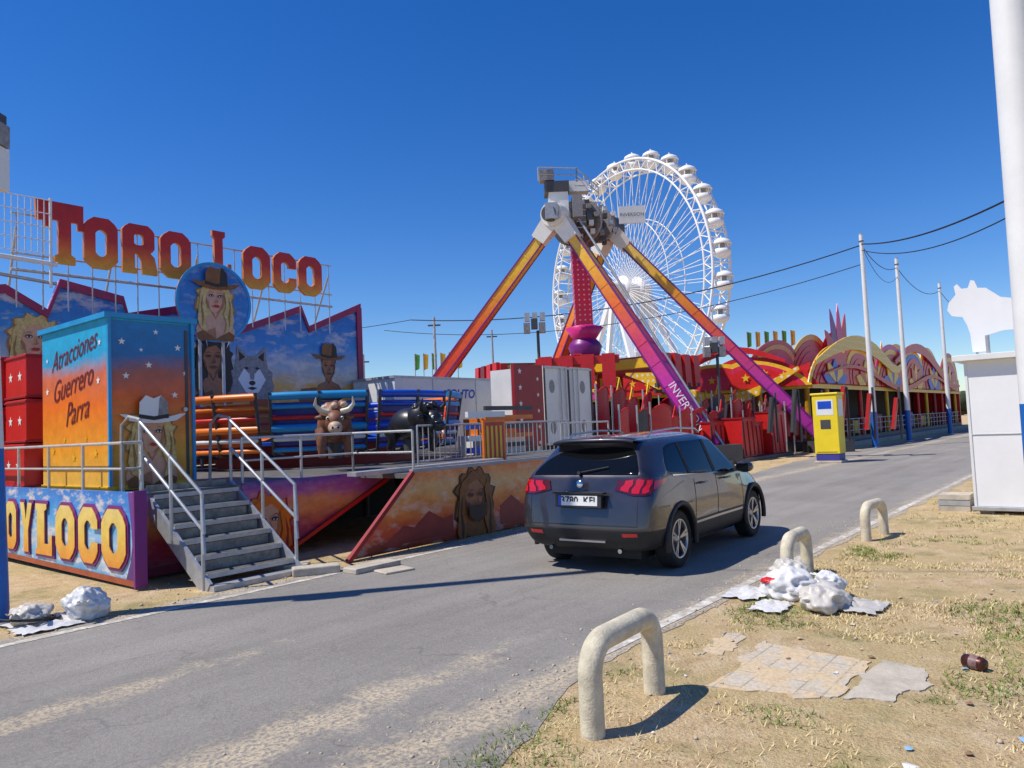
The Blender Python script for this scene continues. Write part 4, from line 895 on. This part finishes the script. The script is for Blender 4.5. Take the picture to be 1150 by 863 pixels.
K=16; ns=len(rows)
def side(k): return k if k<8 else 15-k
for i in range(ns-1):
    for k in range(K):
        fs.append((i*K+k,(i+1)*K+k,(i+1)*K+(k+1)%K,i*K+(k+1)%K)); r=side(k); mt=1
        if r<=2: mt=0
        if r==5 and i in(2,3,4,5): mt=2
        if r==5 and i==6: mt=0
        if r in(6,7) and i==6: mt=2
        ms.append(mt)
Lr=lambda j:(16-j)%16
for base,flip in((0,False),((ns-1)*K,True)):
    for j in range(8):
        q=[base+j,base+j+1,base+Lr(j+1) if j+1<8 else None,base+Lr(j) if j>0 else None]; q=[x for x in q if x is not None]
        if flip: q=q[::-1]
        fs.append(tuple(q)); ms.append(0 if j<=2 else (2 if (j==5 and not flip) else 1))
me=bpy.data.meshes.new('body'); me.from_pydata(vs,[],fs); 
for mm in(plast,paint,cglass): me.materials.append(mm)
me.polygons.foreach_set('material_index',ms); me.update()
bmx=bmesh.new();bmx.from_mesh(me);bmesh.ops.recalc_face_normals(bmx,faces=bmx.faces)
cl=bmx.edges.layers.float.get('crease_edge') or bmx.edges.layers.float.new('crease_edge')
bmx.verts.ensure_lookup_table()
for ed in bmx.edges:
    mset={f.material_index for f in ed.link_faces}
    if len(mset)>1: ed[cl]=.6
    a,c_=sorted((ed.verts[0].index,ed.verts[1].index))
    if c_-a==K and a%K in(5,11): ed[cl]=max(ed[cl],.6)
    if c_-a==K and a%K in(4,12): ed[cl]=max(ed[cl],.3)
    if a<K and c_<K and a%K in(5,6,10,11) and c_-a in(1,6): ed[cl]=max(ed[cl],.35)
bmx.to_mesh(me);bmx.free()
body=bpy.data.objects.new('body',me); sc.collection.objects.link(body); body.matrix_world=CT
sd=body.modifiers.new('s','SUBSURF'); sd.levels=3; sd.render_levels=3
cut=B()
for x in(.80,3.34):
    for sy in(-1,1): cut.cyl((x,sy*.5,.335),(x,sy*1.2,.335),.375,plast,n=40)
cut=cut.done('cut',CT,fix=True)
bo=body.modifiers.new('b','BOOLEAN'); bo.object=cut; bo.operation='DIFFERENCE'; bo.solver='EXACT'
bpy.context.view_layer.update()
me2=bpy.data.meshes.new_from_object(body.evaluated_get(bpy.context.evaluated_depsgraph_get()))
body.modifiers.clear(); body.data=me2; bpy.data.objects.remove(cut)
for p in me2.polygons: p.use_smooth=True
body.data.set_sharp_from_angle(angle=radians(40))
body.parent=car; body.matrix_parent_inverse=CT.inverted()
def carpatch(name,grid,m,off=.006):
    nr=len(grid);nc=len(grid[0]); b=B(); b.add([p for r in grid for p in r],[(i*nc+j,i*nc+j+1,(i+1)*nc+j+1,(i+1)*nc+j) for i in range(nr-1) for j in range(nc-1)],m,True)
    o=b.done(name,parent=car); s=o.modifiers.new('w','SHRINKWRAP'); s.target=body; s.wrap_method='NEAREST_SURFACEPOINT'; s.wrap_mode='ABOVE_SURFACE'; s.offset=off
    return o
def lerp_path(path,n):
    L=[0]
    for i in range(len(path)-1): L.append(L[-1]+(Vector(path[i+1])-Vector(path[i])).length)
    out=[]
    for k in range(n+1):
        t=L[-1]*k/n; i=0
        while i<len(L)-2 and L[i+1]<t: i+=1
        f=(t-L[i])/(L[i+1]-L[i]); out.append(Vector(path[i]).lerp(Vector(path[i+1]),f))
    return out
for sy in(-1,1):
    lo=lerp_path([(.0,sy*.42,.955),(.0,sy*.66,.90),(.06,sy*.80,.895),(.2,sy*.88,.92),(.46,sy*.90,1.01)],24); hi=lerp_path([(.07,sy*.45,1.05),(.07,sy*.66,1.07),(.12,sy*.80,1.075),(.25,sy*.86,1.07),(.56,sy*.9,1.04)],24)
    carpatch('tail_light',[[l.lerp(h,j/4) for l,h in zip(lo,hi)] for j in range(5)],tdark,.012)
    for q in range(3):
        a_=2+q*4; carpatch('tail_light_claw',[[lo[a_+i+ (1 if j>1 else 0)].lerp(hi[a_+i+(1 if j>1 else 0)],.12+.76*j/3) for i in range(4)] for j in range(4)],tail,.017)
    carpatch('tail_light_side',[[l.lerp(h,.2+.6*j/3) for l,h in zip(lo[15:24],hi[15:24])] for j in range(4)],tail,.017)
    for x0,x1 in((2.0,1.97),(2.88,2.9),(1.22,1.26)):
        carpatch('door_seam',[[Vector((x0+(x1-x0)*j/12+d,sy*.92,.33+.65*j/12)) for d in(0,.012)] for j in range(13)],black,.002)
    carpatch('tailgate_seam',[[Vector((-.02+.02*j/8,sy*(.70)+sy*d,.55+.34*j/8)) for d in(0,.01)] for j in range(9)],black,.002)
    carpatch('sill_trim',[[Vector((1.25+1.6*i/16,sy*.95,.44+dz)) for i in range(17)] for dz in(0,.03)],alloy,.006)
    carpatch('window_frame',[[Vector((.70+2.06*i/20,sy*.95,1.07-.08*i/20+dz)) for i in range(21)] for dz in(0,.016)],chrome,.004)
    carpatch('pillar',[[Vector((1.93+d,sy*(.87-.18*j/8),1.02+.40*j/8)) for d in(0,.09)] for j in range(9)],black,.004)
    carpatch('pillar',[[Vector((1.14+d+.05*j/8,sy*(.87-.18*j/8),1.05+.36*j/8)) for d in(0,.07)] for j in range(9)],black,.004)
    carpatch('bumper_reflector',[[Vector((.02,sy*(.52+.18*i/6),.43+dz)) for i in range(7)] for dz in(0,.045)],tail,.01)
carpatch('tailgate_seam',[[Vector((-.02,-.70+1.4*i/20,.55+dz)) for i in range(21)] for dz in(0,.012)],black,.002)
b=B()
TP=Matrix.Translation((-.004,0,.82))@Matrix.Rotation(radians(6),4,'Y')
b.box((-.016,-.30,-.075),(.02,.30,.07),M('plate_recess',(.03,.03,.032),.5),TP); b.box((-.022,-.255,-.055),(-.017,.255,.055),white,TP); b.box((-.0235,.215,-.055),(-.0225,.255,.055),blue,TP)
o=TP@Vector((-.0225,-.02,0)); b.text((o,-Y,Z),0,0,.115,'3780  KFL',black,.001,0,.002)
b.box((-.03,-.33,.895),(.06,.33,.915),plast)
b.lathe((.045,0,1.0),(-1,0,.2),[(0,.02),(.03,.02),(.045,.01)],chrome,12)
b.tube([(.14,.05,1.12),(.18,-.18,1.16),(.20,-.3,1.18)],.009,black,6); b.cyl((.15,.05,1.11),(.11,.05,1.12),.022,black)
for sy in(-1,1):
    b.tube([(.74,sy*.54,1.49),(.84,sy*.545,1.55),(1.5,sy*.555,1.575),(2.1,sy*.555,1.555),(2.25,sy*.545,1.50)],.013,alloy,8)
    b.sph((2.66,sy*1.0,1.02),(.09,.12,.075),paint,14,10); b.beam((2.70,sy*.84,.98),(2.67,sy*.93,.99),.06,.05,plast); b.box((2.57,sy*1.0-.08,.975),(2.575,sy*1.0+.08,1.07),cglass)
    for x in(1.38,2.18): b.tube([(x,sy*.885,.91),(x+.03,sy*.915,.915),(x+.17,sy*.915,.915),(x+.2,sy*.882,.91)],.012,paint,8)
    b.cyl((.08,sy*.45,.27),(.2,sy*.45,.27),.025,chrome)
    for x in(.80,3.34):
        pts=[]
        for k in range(25): a=-.25+(pi+.5)*k/24; pts.append((x+.395*cos(a),sy*(.875 if x<2 else .868),.335+.395*sin(a)))
        b.tube(pts,.034,plast,8)
b.tube([(.84,0,1.53),(.77,0,1.60),(.64,0,1.68)],[.008,.006,.004],black,6)
b.box((.03,-.3,.36),(.05,.3,.38),alloy)
b.done('car_trim',parent=car)
sp_=[];b=B(); n=14
for i in range(n+1):
    y=-.54+1.08*i/n; c_=max(0,1-(abs(y)/.57)**4); zc=1.435+.05*c_**.5
    x0=.27+.10*(abs(y)/.6)**2
    sp_.append([(x0+.34,y,zc+.03),(x0+.1,y,zc+.022),(x0,y,zc),(x0+.01,y,zc-.022),(x0+.25,y,zc-.06)])
b.add([p for r in sp_ for p in r],[(i*5+j,i*5+j+1,(i+1)*5+j+1,(i+1)*5+j) for i in range(n) for j in range(4)],paint,True)
b.box((.285,-.14,1.465),(.292,.14,1.48),tail); b.done('roof_spoiler',parent=car)
for x in(.80,3.34):
    for sy in(-1,1):
        b=B(); c=(x,sy*.755,.328)
        b.lathe(c,(0,sy,0),[(.215,-.10),(.29,-.105),(.318,-.085),(.325,-.05),(.325,.05),(.318,.085),(.29,.105),(.225,.095),(.215,.08)],rubber,40,True)
        b.lathe(c,(0,sy,0),[(.22,.092),(.215,.07),(.19,.05),(.19,-.08),(0,-.08)],dsteel,32); b.lathe(c,(0,sy,0),[(.223,.096),(.205,.1),(.195,.08),(.2,.06)],alloy,40)
        b.lathe(c,(0,sy,0),[(0,.075),(.03,.078),(.055,.06),(.06,.0)],alloy,20); b.lathe(c,(0,sy,0),[(0,.0),(.15,.0),(.15,.02),(0,.02)],greyp,24)
        for k in range(5):
            for dd in(-.13,.13):
                a=2*pi*k/5+.3; p=Vector(c)+Vector((.04*cos(a),sy*.068,.04*sin(a))); q=Vector(c)+Vector((.205*cos(a+dd),sy*.085,.205*sin(a+dd))); b.beam(p,q,.026,.03,alloy,up=(0,1,0),w2=.03)
        b.done('wheel',parent=car)
b=B(); b.box((.3,-.6,.16),(3.9,.6,.30),black); b.box((.9,-.45,.301),(3.3,.45,.55),black); 
for x in(.8,3.34): b.cyl((x,-.72,.325),(x,.72,.325),.05,dsteel)
b.done('underbody',parent=car)

# ================================================================ LIGHT / CAMERA
w=bpy.data.worlds.new("World"); sc.world=w; w.use_nodes=True; nt=w.node_tree
bg=nt.nodes['Background']; sk=nt.nodes.new('ShaderNodeTexSky'); sk.sky_type='NISHITA'; sk.sun_disc=False
sd=Vector((-.978,-.208,0)).normalized(); el=radians(56)
sk.sun_elevation=el; sk.sun_rotation=math.atan2(sd.x,sd.y); sk.altitude=0; sk.air_density=1.0; sk.dust_density=.1; sk.ozone_density=6
hs=nt.nodes.new('ShaderNodeHueSaturation'); hs.inputs['Hue'].default_value=.513; hs.inputs['Saturation'].default_value=1.3; hs.inputs['Value'].default_value=1.0
nt.links.new(sk.outputs[0],hs.inputs['Color']); nt.links.new(hs.outputs[0],bg.inputs[0]); bg.inputs[1].default_value=.135
L=bpy.data.lights.new('sun','SUN'); L.energy=5.0; L.angle=radians(.53); L.color=(1,.94,.85)
lo=bpy.data.objects.new('sun',L); sc.collection.objects.link(lo)
tosun=Vector((sd.x*cos(el),sd.y*cos(el),sin(el))); lo.rotation_euler=tosun.to_track_quat('Z','Y').to_euler()
cam=bpy.data.cameras.new('camera'); co=bpy.data.objects.new('camera',cam); sc.collection.objects.link(co); sc.camera=co
cam.sensor_width=36; cam.lens=36*850/1150; cam.clip_end=6000; cam.clip_start=.05
co.matrix_world=Matrix.Translation((0,0,1.65))@Matrix.Rotation(radians(93.3),4,'X')@Matrix.Rotation(radians(-2.5),4,'Z')
sc.view_settings.view_transform='Standard'; sc.view_settings.look='None'; sc.view_settings.exposure=0
